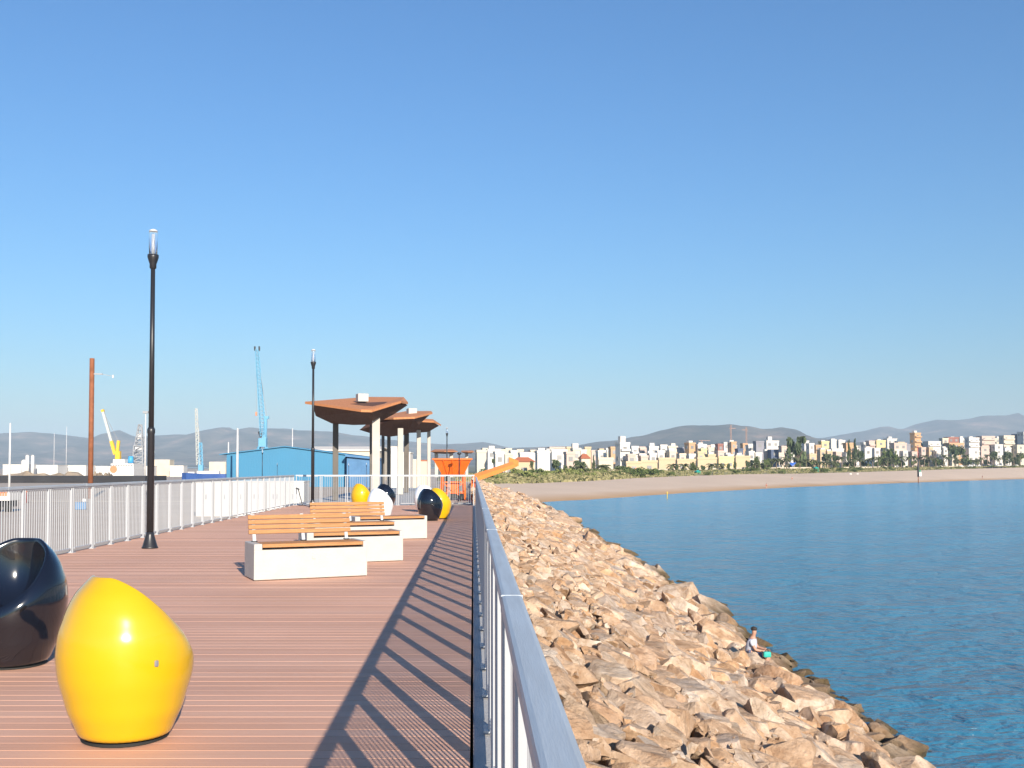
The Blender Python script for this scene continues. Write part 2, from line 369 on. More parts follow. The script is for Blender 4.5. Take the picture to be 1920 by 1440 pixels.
def hillmesh(name, ridge, Y, depth, seed, rough):
    x0, x1 = ridge[0][0], ridge[-1][0]; n = int((x1 - x0) / 7); rows = []
    prof = [(-1.0, .0), (-.8, .10), (-.62, .25), (-.45, .43), (-.3, .62), (-.17, .80), (-.07, .94), (0, 1.0), (.1, .95), (.3, .7), (.6, .3), (1, 0)]
    sp = Y / F * 7
    for t, hh in prof:
        row = []
        for i in range(n + 1):
            px = x0 + (x1 - x0) * i / n; top = P(px, interp(ridge, px), Y)
            bz = 2.0; h = max(4, top.z - bz)
            yy = Y + t * depth; xx = top.x * (1 + t * depth / Y * .25)
            k = noise.fractal(Vector((xx / (sp * 22), yy / (sp * 22), seed)), 1.0, 2.0, 5)
            k2 = noise.fractal(Vector((xx / (sp * 6), yy / (sp * 8), seed + 9)), 1.0, 2.0, 4)
            edge = max(0, 1 - abs(hh - .5) * 2)
            z = bz + h * (hh + (edge * .35 + .02) * rough * k + .03 * rough * k2)
            row.append((xx, yy + k * depth * .10 * (1 - abs(t)), z))
        rows.append(row)
    o = struct(link(name, grid_mesh(name, rows, M['hill']))); return o
hillmesh('hills', [(-700, 846), (-420, 838), (-200, 822), (-80, 816), (0, 812), (60, 810), (100, 813), (160, 822), (190, 818), (215, 806), (250, 819), (300, 817), (350, 814), (390, 805), (420, 800), (440, 807), (462, 801), (500, 804), (545, 805), (600, 808), (650, 813), (720, 823), (780, 829), (830, 834), (870, 832), (905, 829), (925, 832), (960, 840), (1020, 846), (1080, 858)], 6000, 1900, 3.3, 1)
hillmesh('hills', [(880, 850), (930, 841), (1000, 838.5), (1075, 836.5), (1130, 828), (1160, 825), (1180, 820), (1210, 815), (1240, 807), (1262, 801), (1290, 798), (1340, 798.5), (1365, 796), (1400, 800), (1425, 805), (1440, 804), (1475, 801), (1490, 807), (1505, 816), (1540, 822), (1600, 828), (1700, 840), (1800, 852)], 4200, 1300, 8.1, 1)
hillmesh('mountains', [(1380, 850), (1480, 826), (1540, 821), (1590, 811), (1610, 808), (1640, 803), (1670, 800), (1692, 803), (1710, 801), (1740, 793), (1765, 786), (1790, 788), (1830, 780), (1860, 779), (1885, 780), (1890, 775), (1896, 779), (1930, 780), (2000, 776), (2120, 790), (2300, 812), (2500, 840)], 6900, 1900, 5.7, 1)
# haze
hz = MB().box((2000, 5600, 195), (17500, 11400, 404))
m, nt_, N_, L_, b_ = new_mat('haze_air'); N_.remove(b_)
pv = N_.new("ShaderNodeVolumePrincipled"); pv.inputs["Color"].default_value = (.64, .82, 1, 1); pv.inputs["Density"].default_value = HAZE; pv.inputs["Anisotropy"].default_value = -.12
L_.new(pv.outputs[0], N_["Material Output"].inputs["Volume"])
tag(hz.build('haze', m), 'thin blue sea haze over the bay and hills', 'haze', kind='stuff')
# port ground left of the mole
pg = grid_mesh('port_yard', [[(-5200, y, YARD), (.28, y, YARD)] for y in (-60, 30, 90, 2600)], M['asphalt'], False)
struct(link('port_yard', pg))
# dune vegetation: tufts (stuff) and shrubs
def tufts(n, sampler, hr, wr, seed):
    rnd = random.Random(seed); vs = []; fs = []
    for _ in range(n):
        c, s = sampler(rnd); h = rnd.uniform(*hr) * s
        for k in range(3):
            a = rnd.uniform(0, 6.28); w_ = rnd.uniform(*wr) * s; t = Vector((math.cos(a) * w_, math.sin(a) * w_, 0))
            o_ = Vector((rnd.uniform(-.5, .5) * s, rnd.uniform(-.5, .5) * s, 0)); lean = Vector((rnd.uniform(-.3, .3), rnd.uniform(-.3, .3), 0)) * h
            i0 = len(vs); vs += [c + o_ - t, c + o_ + t, c + o_ + t * .35 + lean + Vector((0, 0, h)), c + o_ - t * .4 + lean + Vector((0, 0, h * .9))]
            fs.append((i0, i0 + 1, i0 + 2, i0 + 3))
    return vs, fs
def raw_mesh(name, vs, fs, m_):
    me = bpy.data.meshes.new(name); me.from_pydata([tuple(v) for v in vs], [], fs); me.materials.append(m_); return me
def dune_s(rnd):
    px = rnd.uniform(860, 2100); t = rnd.random() ** 1.2
    a = P(px, interp(BTOP, px), Ybtop(px)); q = P(px, 876, Ytown(px)); c = Vector((q.x, q.y, zland(px)))
    p = a.lerp(c, t); p.z += .25 * (1 - abs(2 * t - 1)) - .1
    return p, interp([(0, .8), (.5, 1.2), (1, 1.3)], t) * interp([(860, 1.2), (1130, 1.2), (1220, .7), (1300, .55), (2100, .8)], px)
vs, fs = tufts(9000, dune_s, (.35, .9), (.4, .9), 4)
tag(link('dune_grass', raw_mesh('dune_grass', vs, fs, M['leaf_dune'])), 'dry green and straw coloured dune grass behind the beach', 'grass', kind='stuff')
# ------------------------------------------------------------------ promenade deck, railings, furniture
DW = -7.15; DEND = 40.0
bm = bmesh.new(); y = -4.0; rnd = random.Random(2)
while y < DEND - .1:
    off = rnd.uniform(-1.6, 1.6); cuts = [DW, -.014]
    for a, c in zip(cuts, cuts[1:]):
        q = bmesh.ops.create_cube(bm, size=1)
        bmesh.ops.transform(bm, matrix=Matrix.Translation(((a + c) / 2, y + .07, -.0125 + rnd.uniform(-.0012, .0008))) @ Matrix.Diagonal((c - a - .004, .139, .025, 1)), verts=q['verts'])
    y += .145
me = bpy.data.meshes.new('deck'); bm.to_mesh(me); bm.free(); me.materials.append(M['deck'])
struct(link('deck', me))
struct(MB().box(((DW - .02) / 2, (DEND - 4) / 2, -.90), (-DW - .02, DEND + 4.0, 1.72)).build('deck_base', M['rubber']))
struct(MB().box((.15, 18, -.42), (.30, 44.0, .80), bev=.01).build('kerb', M['concrete']))
struct(MB().box((-5.05, 58, -.83), (4.9, 35.9, 1.6)).build('pavement', M['concrete']))

# railing panels: bars inside a panel are its pattern, the flat stiles are posts
PIT = .95
def panel_mesh(h, PIT):
    b = MB(); n = 9
    b.box((0, 0, .075), (.045, PIT - .17, .022)).box((0, 0, h - .062), (.03, PIT - .17, .02))
    for i in range(n):
        yy = -(PIT - .17) / 2 + (i + .5) * (PIT - .17) / n
        b.tube((0, yy, .086), (0, yy, h - .07), .006, n=6, caps=False)
    return b.mesh('baluster_panel', M['rail_white'])
def post_mesh(h, dp):
    b = MB(); b.box((0, 0, h / 2 - .012), (dp, .03, h - .026), bev=.004); b.box((0, 0, .006), (.11, .075, .012))
    return b.mesh('post', M['rail_white'])
def rail_mesh(L_, w, th, joints):
    b = MB(); y = -L_ / 2; r_ = random.Random(5)
    while y < L_ / 2 - .01:
        l_ = min(joints, L_ / 2 - y); b.box((0, y + l_ / 2, 0), (w, l_ - .002, th), bev=.011)
        y += l_
    y = -L_ / 2 + joints
    while y < L_ / 2 - .1:
        b.box((0, y, 0), (w + .002, .012, th + .002), bev=.003); y += joints
    return b.mesh('handrail', M['steel'])
def railing(name, a, c, h, w, label, PIT=.95, dp=.036, ox=0.0):
    a = Vector(a); c = Vector(c); d = c - a; L_ = d.length; rz = math.atan2(-d.x, d.y)
    root = empty(name, (a + c) / 2, rz, label, 'railing')
    hr = link('handrail', rail_mesh(L_, w, .05, 3.1), root, (0, 0, h - .025))
    pm, sm = panel_mesh(h, PIT), post_mesh(h, dp); n = int(L_ / PIT)
    for i in range(n):
        yy = -L_ / 2 + (i + .5) * L_ / n
        link('baluster_panel', pm, root, (ox, yy, 0))
        for s in (-1, 1): link('post', sm, root, (ox, yy + s * (L_ / n / 2 - .036), 0))
    return root
railing('railing', (.112, -3.25, .0), (.112, 39.5, .0), 1.13, .062, 'grey steel handrail with white balusters between the deck and the boulders', .90, .056, .003)
railing('railing', (-7.05, -3.25, 0), (-7.05, 39.9, 0), 1.2, .055, 'long white metal railing along the left edge of the deck, facing the port yard')
railing('railing', (-7.0, 40.0, 0), (.06, 40.0, 0), 1.2, .05, 'white metal railing across the far end of the deck, before the canopies')

# ---- lamp posts
def lamp(loc, label, sc=1.0, group='black promenade lamp posts'):
    r = empty('street_lamp', loc, 0, label, 'street lamp', group)
    MB().lathe([(.15, 0), (.15, .02), (.135, .04), (.075, .25), (.066, .30)], 20).build('base', M['dark_metal'], r, True)
    MB().lathe([(.064, .29), (.064, 2.12), (.072, 2.14), (.072, 2.2), (.056, 2.24)], 16).build('lower_sleeve', M['dark_metal'], r, True)
    MB().lathe([(.050, 2.2), (.040, 5.22)], 14).build('pole', M['dark_metal'], r, True)
    MB().lathe([(.04, 5.2), (.062, 5.22), (.062, 5.30), (.075, 5.33), (.102, 5.42), (.102, 5.47), (.05, 5.475)], 18).build('collar', M['dark_metal'], r, True)
    MB().lathe([(.074, 5.45), (.08, 5.88), (.070, 5.91)], 20).build('glass_shade', M['lamp_glass'], r, True)
    MB().lathe([(.03, 5.46), (.028, 5.86)], 10).build('lamp_tube', M['lamp_core'], r, True)
    MB().lathe([(.078, 5.905), (.075, 5.93), (.02, 5.955)], 16).build('cap', M['mast_grey'], r, True)
    if sc != 1: r.scale = (sc, sc, sc)
    return r
p = G(281, 1028, 0); lamp(p, 'nearest and tallest black lamp post, on the deck by the left railing')
p = G(586, 951, 0); lamp(p, 'black lamp post with clear tube top at the far deck end beside the wooden canopies')
p = P(838, 876, 100); lamp((p.x, p.y, YARD), 'dark lamp post with clear top in front of the orange hopper', 1.18)
for px, yt, Y, lb in ((492, 842, 120, 'small black lamp post below the blue harbour crane, before the warehouse'), (520, 868, 150, 'short distant lamp post before the middle of the blue warehouse'),
                      (654, 868, 120, 'thin lamp post just right of the leftmost canopy column, before the warehouse wing'), (687, 868, 120, 'thin lamp post just left of the sunlit front canopy column')):
    p = P(px, yt, Y); lamp((p.x, p.y, YARD), lb, (p.z - YARD) / 5.95)
p = P(861, 852, 92); r = empty('pole', (p.x, p.y, YARD), 0, 'thin dark pole standing before the middle of the orange hopper', 'pole')
MB().lathe([(.12, 0), (.12, .1), (.06, .14), (.05, p.z - YARD)], 10).build('shaft', M['dark_metal'], r, True); MB().lathe([(.05, 0), (.2, .08), (.2, .2), (.04, .24)], 10, (0, 0, p.z - YARD - .05)).build('head', M['dark_metal'], r, True)

# ---- pod chairs
def pod_meshes():
    H = .88; N_ = 44
    def rad(z):
        t = z / H
        tab = [(0, .235), (.06, .262), (.2, .315), (.4, .362), (.52, .372), (.65, .362), (.78, .325), (.9, .283), (1.0, .222)]
        # smooth interpolation
        for (a, va), (c, vc) in zip(tab, tab[1:]):
            if t <= c:
                u = (t - a) / (c - a); u = u * u * (3 - 2 * u) * .35 + u * .65
                return va + (vc - va) * u
        return .222
    def rim(th):                                    # th = 0 at the open front
        z = .7
        for _ in range(40): z = .5 * z + .5 * (.715 - .83 * rad(max(.3, min(H, z))) * math.cos(th) + .045 * math.sin(th) ** 2)
        return min(H, z)
    bm = bmesh.new(); rings = []
    def ring(f): rings.append([bm.verts.new(f(2 * math.pi * i / N_)) for i in range(N_)])
    nz_ = 22
    for j in range(nz_ + 1):
        t = j / nz_
        sh_ = .026 * max(0, (t - .8) / .2) ** 2; ring(lambda th: ((rad(rim(th) * t) - sh_) * math.cos(th), (rad(rim(th) * t) - sh_) * math.sin(th), .012 + rim(th) * t))
    for d_, u_ in ((.036, .010), (.046, .012), (.056, .006), (.062, -.012)):
        ring(lambda th: ((rad(rim(th)) - d_) * math.cos(th), (rad(rim(th)) - d_) * math.sin(th), .012 + rim(th) + u_))
    for j in range(1, 15):
        t = j / 14.5
        def f(th):
            r0 = rad(rim(th)) - .06; z0 = rim(th) - .02; w_ = math.sin(math.pi * t) * max(0, z0 - .40)
            x = r0 * math.cos(th) * (1 - t) + .03 * t; y = r0 * math.sin(th) * (1 - t); z = z0 * (1 - t) + .385 * t
            return (x + .14 * w_ * math.cos(th), y + .12 * w_ * math.sin(th), .012 + z - .12 * w_)
        ring(f)
    for A, B in zip(rings, rings[1:]):
        for i in range(N_): bm.faces.new((A[i], A[(i + 1) % N_], B[(i + 1) % N_], B[i]))
    bm.faces.new(rings[-1]); bm.faces.new(list(reversed(rings[0])))
    bmesh.ops.recalc_face_normals(bm, faces=bm.faces[:])
    return bm
pod_bm = pod_meshes()
def pod(px, py, ang, color, label, sc=1.0, badge=None):
    p = G(px, py, 0)
    r = empty('pod_chair', (p.x, p.y, 0), R(ang), label, 'pod chair', 'glossy egg shaped pod chairs')
    me = bpy.data.meshes.new('shell'); pod_bm.to_mesh(me); me.materials.append(M[color])
    for f in me.polygons: f.use_smooth = True
    sh = link('shell', me, r); md = sh.modifiers.new('smooth', 'SUBSURF'); md.levels = 1; md.render_levels = 1
    MB().lathe([(.215, 0), (.235, .011)], 28).build('base_ring', M['rubber'], r, True)
    if badge is not None:
        a = R(badge); b = MB().box((0, 0, 0), (.006, .022, .034), bev=.006).build('badge', M['grey_badge'], r)
        b.location = (.37 * math.cos(a), .37 * math.sin(a), .46); b.rotation_euler[2] = a
    r.scale = (sc, sc, sc)
    return r
pod(235, 1383, 48, 'yellow', 'large yellow egg chair in the foreground, seen from behind on the deck', 1.0, badge=-95)
pod(24, 1246, -100, 'black', 'black egg chair cut by the left edge, open side showing, behind the large yellow one', 1.05)
pod(677, 953, 45, 'yellow', 'far yellow egg chair below the canopies, above the wooden bench back')
pod(713, 976, 42, 'white_gloss', 'white egg chair between the bench back and the black egg chair')
pod(723, 954, 45, 'black', 'black egg chair peeping out behind the white one, below the canopy column')
pod(797, 960, 60, 'white_gloss', 'white egg chair mostly hidden behind the black one near the far right railing')
pod(806, 976, 42, 'black', 'black egg chair right of the benches, overlapping a yellow one')
pod(823, 973, 40, 'yellow', 'yellow egg chair half hidden behind the black one beside the railing shadow')
pod_bm.free()

# ---- benches
BL, BD, BH = 1.56, .62, .47
def bench(loc, ang, back, label):
    r = empty('bench', loc, R(ang), label, 'bench', 'white block benches with wooden seats')
    b = MB(); nx = .11                                            # block with a recess for the seat planks
    b.box((BL / 2, BD / 2, BH / 2 - .028), (BL, BD, BH - .075), bev=.012)
    b.box((nx / 2, BD / 2, BH - .03), (nx, BD, .09), bev=.01); b.box((BL - .03, BD / 2, BH - .03), (.06, BD, .09), bev=.01)
    b.box((BL / 2, BD / 2, .012), (BL - .12, BD - .12, .024))
    b.build('block', M['box_white'], r)
    for i in range(4):
        MB().box((nx + (BL - nx - .06) / 2, .005 + .055 + i * .118, BH - .012), (BL - nx - .066, .108, .048), bev=.006).build('seat_slat', M['wood'], r)
    MB().lathe([(.03, 0), (.03, .006)], 14).build('drain_cap', M['concrete'], r).matrix_local = Matrix.Translation((BL * .52, -.001, BH * .62)) @ Matrix.Rotation(R(90), 4, 'X')
    if back:
        for i in range(4):
            z = .615 + i * .066; yy = BD - .13 + i * .018
            o = MB().box((0, 0, 0), (BL - .12, .03, .056), bev=.006).build('back_slat', M['wood'], r); o.location = (BL / 2 - .035, yy, z); o.rotation_euler[0] = R(-14)
        for x in (.10, BL * .5, BL - .16):
            MB().beam((x, BD - .165, BH + .012), (x, BD - .035, .85), .045, .012).build('back_support', M['rail_white'], r)
            MB().box((x, BD - .16, BH + .02), (.07, .09, .012)).build('foot_plate', M['dark_metal'], r)
    return r
p = G(476, 1090, 0); bench(p, 24, True, 'nearest white block bench with slatted wooden backrest')
q = G(756, 1052, 0); dx = Vector((math.cos(R(22)), math.sin(R(22)), 0)) * BL; bench(q - dx, 22, False, 'backless white block bench just behind and right of the nearest bench')
q = G(745, 1027, 0); bench(q - dx, 22, True, 'farther white block bench with slatted wooden backrest, third from the camera')
q = G(801, 1010, 0); bench(q - dx, 22, False, 'farthest backless white block bench beside the black and yellow egg chairs')

# ---- slanting stand by the deck corner
p = G(566, 948, 0); r = empty('lectern', (p.x, p.y, 0), 0, 'dark slanting stand at the deck corner before the white cabinets', 'stand')
MB().beam((.02, 0, .02), (-.14, 0, .62), .035, .03).build('stem', M['dark_metal'], r)
MB().box((-.17, 0, .66), (.12, .3, .04), Euler((0, R(28), 0)), .008).build('panel', M['dark_metal'], r)
MB().box((0, 0, .012), (.26, .16, .024), bev=.005).build('base_plate', M['dark_metal'], r)

# ---- wooden canopies behind the deck
def canopy(label, top, low, box, cols):
    "top: roof plate ring (px,py,Y); low: underside points; box: roof box; cols: (px, Y, width)"
    o3 = P(*[sum(v[i] for v in top) / len(top) for i in range(3)]); o3.z = 0
    r = empty('canopy', o3, 0, label, 'canopy', 'wooden canopies on concrete columns')
    T = [P(*v) - o3 for v in top]
    MB().slab(T, .10).build('roof', M['roof_brown'], r)
    c = sum((t for t in T), Vector()) / len(T)
    hp = [t.lerp(c, .10) - Vector((0, 0, .11)) for t in T] + [P(*v) - o3 for v in low]
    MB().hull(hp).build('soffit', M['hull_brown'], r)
    if box:
        b = P(*box[:3]) - o3; s = box[3]
        q = MB().box((b.x, b.y, b.z), (s, s, s * .75), Euler((0, 0, R(20))), .03); q.build('roof_box', M['box_white'], r)
    for i_, (px, Y, w_, top_) in enumerate(cols):
        a = P(px, 876, Y); z1 = P(px, top_, Y).z
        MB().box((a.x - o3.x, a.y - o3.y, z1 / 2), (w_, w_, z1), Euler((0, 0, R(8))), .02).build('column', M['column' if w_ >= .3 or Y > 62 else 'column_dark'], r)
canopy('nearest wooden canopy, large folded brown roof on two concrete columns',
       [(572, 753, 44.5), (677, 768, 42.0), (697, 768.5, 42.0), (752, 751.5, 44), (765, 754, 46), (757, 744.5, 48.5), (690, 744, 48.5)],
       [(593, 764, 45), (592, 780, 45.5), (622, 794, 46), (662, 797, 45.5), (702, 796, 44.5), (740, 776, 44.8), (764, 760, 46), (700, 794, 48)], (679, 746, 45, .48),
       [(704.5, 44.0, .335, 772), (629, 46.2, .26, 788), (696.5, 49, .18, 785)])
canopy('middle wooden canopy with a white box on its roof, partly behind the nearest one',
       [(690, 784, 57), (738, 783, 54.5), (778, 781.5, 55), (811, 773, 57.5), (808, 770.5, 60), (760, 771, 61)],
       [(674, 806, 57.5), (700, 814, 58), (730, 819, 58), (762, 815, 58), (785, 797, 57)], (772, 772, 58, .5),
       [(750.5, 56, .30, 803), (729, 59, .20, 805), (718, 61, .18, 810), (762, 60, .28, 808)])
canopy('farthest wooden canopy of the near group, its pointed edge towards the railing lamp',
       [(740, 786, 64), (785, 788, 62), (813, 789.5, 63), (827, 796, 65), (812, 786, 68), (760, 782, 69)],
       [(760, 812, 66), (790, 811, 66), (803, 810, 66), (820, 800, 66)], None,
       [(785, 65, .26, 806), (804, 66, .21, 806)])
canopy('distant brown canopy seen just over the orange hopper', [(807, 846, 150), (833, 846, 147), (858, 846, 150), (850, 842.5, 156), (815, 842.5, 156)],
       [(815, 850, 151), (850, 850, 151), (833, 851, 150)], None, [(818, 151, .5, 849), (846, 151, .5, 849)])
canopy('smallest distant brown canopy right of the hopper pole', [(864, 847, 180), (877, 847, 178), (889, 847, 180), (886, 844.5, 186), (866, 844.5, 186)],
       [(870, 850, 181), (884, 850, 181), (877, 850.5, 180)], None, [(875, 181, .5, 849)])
# ------------------------------------------------------------------ breakwater boulders
def rock_bm(seed, sub):
    rn = random.Random(seed); bm = bmesh.new(); bmesh.ops.create_icosphere(bm, subdivisions=sub, radius=1)
    pl = []
    for _ in range(13):
        v = Vector((rn.gauss(0, 1), rn.gauss(0, 1), rn.gauss(0, 1))).normalized(); pl.append((v, rn.uniform(.50, .80)))
    pl.append((Vector((rn.uniform(-.2, .2), rn.uniform(-.2, .2), 1)).normalized(), rn.uniform(.42, .62)))
    sh = (1, rn.uniform(.68, .95), rn.uniform(.5, .8)); off = Vector((seed * 3.1, seed * 1.7, 0))
    for v in bm.verts:
        for _ in range(2):
            for n_, d in pl:
                t = v.co.dot(n_)
                if t > d: v.co -= n_ * (t - d) * .95
        k = noise.fractal(v.co * 1.6 + off, 1.0, 2.0, 4)
        v.co *= 1 + .09 * k + .035 * noise.fractal(v.co * 5 + off, 1.0, 2.0, 3)
        v.co = Vector((v.co.x * sh[0], v.co.y * sh[1], v.co.z * sh[2])) * 1.18
    return bm
NV = 14
hi = []
for s in range(NV):
    bm = rock_bm(s + 1, 4); me = bpy.data.meshes.new('boulder'); bm.to_mesh(me); bm.free(); me.materials.append(M['rock'])
    for f in me.polygons: f.use_smooth = True
    me.set_sharp_from_angle(angle=R(22)); hi.append(me)
mid, lo = [], []
for s in range(NV):
    for sub, L_ in ((3, mid), (2, lo)):
        bm = rock_bm(s + 1, sub); bm.verts.ensure_lookup_table()
        L_.append(([v.co.copy() for v in bm.verts], [tuple(v.index for v in f.verts) for f in bm.faces])); bm.free()
def slope_z(X): 
    X = max(.3, X); return -.55 - (X - .3) * (4.05 / 9.3) if X > 2.2 else -.55 - (X - .3) * (.83 / 1.9) * .95
def shore_x(Y): return interp([(0, 8.2), (14, 8.5), (30, 9.1), (60, 10.0), (100, 10.2), (172, 10.4)], Y)
struct(link('rock_slope', grid_mesh('rock_slope', [[(.27, y, -.75), (2.2, y, slope_z(2.2) - .55), (9.7, y, -5.1), (14, y, -7.2)] for y in (-20, 20, 60, 120, 195)], M['rock_bed'], False)))
rn = random.Random(77); rocks = []
y = -3.0
while y < 188:
    sp = interp([(0, .50), (30, .54), (80, .80), (190, 1.2)], y)
    x = .45; k = shore_x(y) / 9.6
    while x < 10.9:
        X = .3 + (x - .3) * k + rn.uniform(-.25, .25) * sp; Yy = y + rn.uniform(-.4, .4) * sp
        r_ = sp * rn.choice((.46, .52, .56, .62, .70, .86, 1.1)) * rn.uniform(.95, 1.15)
        if x > 7.6 and rn.random() < .45: r_ *= 1.5
        if x < 3.5: r_ *= .72
        z = -.55 - (max(0, X / k - .3)) * (4.05 / 9.3) + rn.uniform(-.07, .09) - r_ * .26 + (rn.uniform(-.1, .42) if x > 7.4 else 0)
        rot = Euler((rn.gauss(0, .22), rn.gauss(0, .22) + .38, rn.uniform(0, 6.28)))
        e = Matrix.Rotation(.40, 4, 'Y') @ Matrix.Rotation(rn.gauss(0, .25), 4, 'X') @ Matrix.Rotation(rn.gauss(0, .25), 4, 'Y') @ Matrix.Rotation(rn.uniform(0, 6.28), 4, 'Z')
        rocks.append((Vector((X, Yy, z)), e, r_, rn.randrange(NV)))
        x += sp * rn.uniform(.82, 1.12)
    y += sp * .9
def score(q):
    c = q[0]; u = pix(c)
    if u is None: return -1
    m_ = q[2] / max(1, c.y) * F
    if not (u[0] > 905 - m_ and u[0] < 1920 + m_ and u[1] < 1440 + m_): return -1
    xr = 887 + .385 * (u[1] - 876)
    if u[0] + m_ < xr: return -1
    return m_
rocks.sort(key=score, reverse=True)
for (c, e, r_, k) in rocks[:300]:
    o = link('boulder', hi[k]); o.matrix_world = Matrix.Translation(c) @ e @ Matrix.Diagonal((r_, r_, r_, 1))
    tag(o, 'tan limestone boulder in the near part of the breakwater, right of the railing', 'boulder', 'near boulders of the breakwater')
vs, fs = [], []
for (c, e, r_, k) in rocks[300:]:
    if c.y > 62 or c.y < 0: V_, F_ = lo[k]
    else: V_, F_ = mid[k]
    m4 = Matrix.Translation(c) @ e @ Matrix.Diagonal((r_, r_, r_, 1)); i0 = len(vs)
    vs += [m4 @ v for v in V_]; fs += [tuple(i + i0 for i in f) for f in F_]
bm = rock_bm(5, 1); bm.verts.ensure_lookup_table(); pv_ = [v.co.copy() for v in bm.verts]; pf_ = [tuple(v.index for v in f.verts) for f in bm.faces]; bm.free()
for _ in range(2200):                                           # small rubble wedged between the boulders
    Yy = 2 + 70 * rn.random() ** 1.6; kx = rn.uniform(.4, 9.4); k = shore_x(Yy) / 9.6; X = .3 + (kx - .3) * k
    c = Vector((X, Yy, -.55 - (max(0, kx - .3)) * (4.05 / 9.3) + rn.uniform(-.06, .06))); r_ = rn.uniform(.05, .12)
    m4 = Matrix.Translation(c) @ Euler((rn.uniform(0, 6), rn.uniform(0, 6), rn.uniform(0, 6))).to_matrix().to_4x4() @ Matrix.Diagonal((r_, r_ * rn.uniform(.7, 1), r_ * rn.uniform(.6, 1), 1)); i0 = len(vs)
    vs += [m4 @ v for v in pv_]; fs += [tuple(i + i0 for i in f) for f in pf_]
me = raw_mesh('boulder_field', vs, fs, M['rock'])
for f in me.polygons: f.use_smooth = True
me.set_sharp_from_angle(angle=R(20))
tag(link('boulder_field', me), 'dense tan boulder slope of the breakwater running away to the beach', 'boulders', kind='stuff')
print('rocks', len(rocks), len(fs))

# ---- angler sitting on the boulders
def skin_body(name, nodes, edges, m_, parent, sub=2, loc=None):
    me = bpy.data.meshes.new(name); me.from_pydata([n[:3] for n in nodes], edges, [])
    o = link(name, me, parent); md = o.modifiers.new('skin', 'SKIN'); md.use_smooth_shade = True
    for i, n in enumerate(nodes):
        sv = me.skin_vertices[0].data[i]; rr = n[3]; sv.radius = rr if hasattr(rr, '__len__') else (rr, rr)
        sv.use_root = (i == 0)
    s = o.modifiers.new('sub', 'SUBSURF'); s.levels = sub; s.render_levels = sub; me.materials.append(m_)
    return o
def person_sit(loc, rz, label):
    r = empty('person', loc, rz, label, 'person')                # faces +x, hips at z = .1
    B_ = [(0, 0, .10, (.13, .15)), (.03, 0, .28, (.115, .145)), (.07, 0, .46, (.12, .165)), (.08, 0, .56, (.07, .10)), (.10, 0, .63, .048), (.12, 0, .70, (.075, .065)), (.13, 0, .80, (.085, .072)),
          (.07, .16, .50, .052), (.17, .20, .30, .040), (.36, .13, .27, .032), (.43, .10, .28, .03), (.07, -.16, .50, .052), (.18, -.20, .29, .040), (.38, -.10, .25, .032), (.45, -.07, .26, .03),
          (.10, .09, .10, .095), (.44, .12, .20, .068), (.50, .13, -.18, .045), (.60, .13, -.22, .035), (.10, -.09, .10, .095), (.44, -.12, .16, .068), (.52, -.13, -.20, .045), (.62, -.13, -.24, .035)]
    E_ = [(0, 1), (1, 2), (2, 3), (3, 4), (4, 5), (5, 6), (2, 7), (7, 8), (8, 9), (9, 10), (2, 11), (11, 12), (12, 13), (13, 14), (0, 15), (15, 16), (16, 17), (17, 18), (0, 19), (19, 20), (20, 21), (21, 22)]
    skin_body('body', B_, E_, M['skin'], r)
    S_ = [(0, 0, .12, (.145, .165)), (.03, 0, .28, (.13, .16)), (.07, 0, .45, (.135, .18)), (.075, 0, .55, (.085, .12)), (.07, .17, .50, .065), (.13, .20, .38, .058), (.07, -.17, .50, .065), (.13, -.20, .38, .058)]
    skin_body('shirt', S_, [(0, 1), (1, 2), (2, 3), (2, 4), (4, 5), (2, 6), (6, 7)], M['shirt'], r)
    H_ = [(.0, 0, .08, (.145, .165)), (.10, .09, .10, .108), (.40, .12, .19, .085), (.10, -.09, .10, .108), (.40, -.12, .155, .085)]
    skin_body('shorts', H_, [(0, 1), (1, 2), (0, 3), (3, 4)], M['shorts'], r)
    MB().sphere((.115, 0, .815), (.088, .078, .065)).build('hair', M['hair'], r, True)
    return r
pa = G(1406, 1232, -3.72); pa = P(1406, 1232, 27.5)
person_sit((pa.x, pa.y, pa.z - .05), R(-25), 'person in a pale shirt sitting on the boulders at the water edge')
seat = link('boulder', hi[3]); seat.matrix_world = Matrix.Translation((pa.x - .05, pa.y + .1, pa.z - .50)) @ Matrix.Rotation(.2, 4, 'X') @ Matrix.Diagonal((.75, .75, .75, 1))
tag(seat, 'tan boulder the seated person in the pale shirt sits on', 'boulder', 'near boulders of the breakwater')
pb = P(1438, 1224, 27.0); r = empty('bag', (pb.x, pb.y, pb.z - .12), 0, 'small turquoise bag on the boulders beside the seated person', 'bag')
MB().box((0, 0, .08), (.20, .15, .15), bev=.04).build('pouch', M['turquoise'], r); MB().tube((-.06, 0, .14), (0, 0, .22), .01, n=6).tube((0, 0, .22), (.06, 0, .14), .01, n=6).build('handle', M['rubber'], r)
ps = link('boulder', hi[5]); ps.matrix_world = Matrix.Translation((pb.x, pb.y + .05, pb.z - .58)) @ Matrix.Rotation(.3, 4, 'Y') @ Matrix.Diagonal((.62, .62, .62, 1))
tag(ps, 'dark wet boulder under the turquoise bag', 'boulder', 'near boulders of the breakwater')
# ------------------------------------------------------------------ port on the left
def pbox(x0, x1, yt, yb, Y, D=None):
    "box that spans photograph pixels at distance Y: centre and size"
    a = P(x0, yb, Y); c = P(x1, yt, Y); w_ = c.x - a.x; h_ = c.z - a.z; d_ = D if D else min(w_, 12)
    return Vector(((a.x + c.x) / 2, Y + d_ / 2, (a.z + c.z) / 2)), Vector((w_, d_, h_))
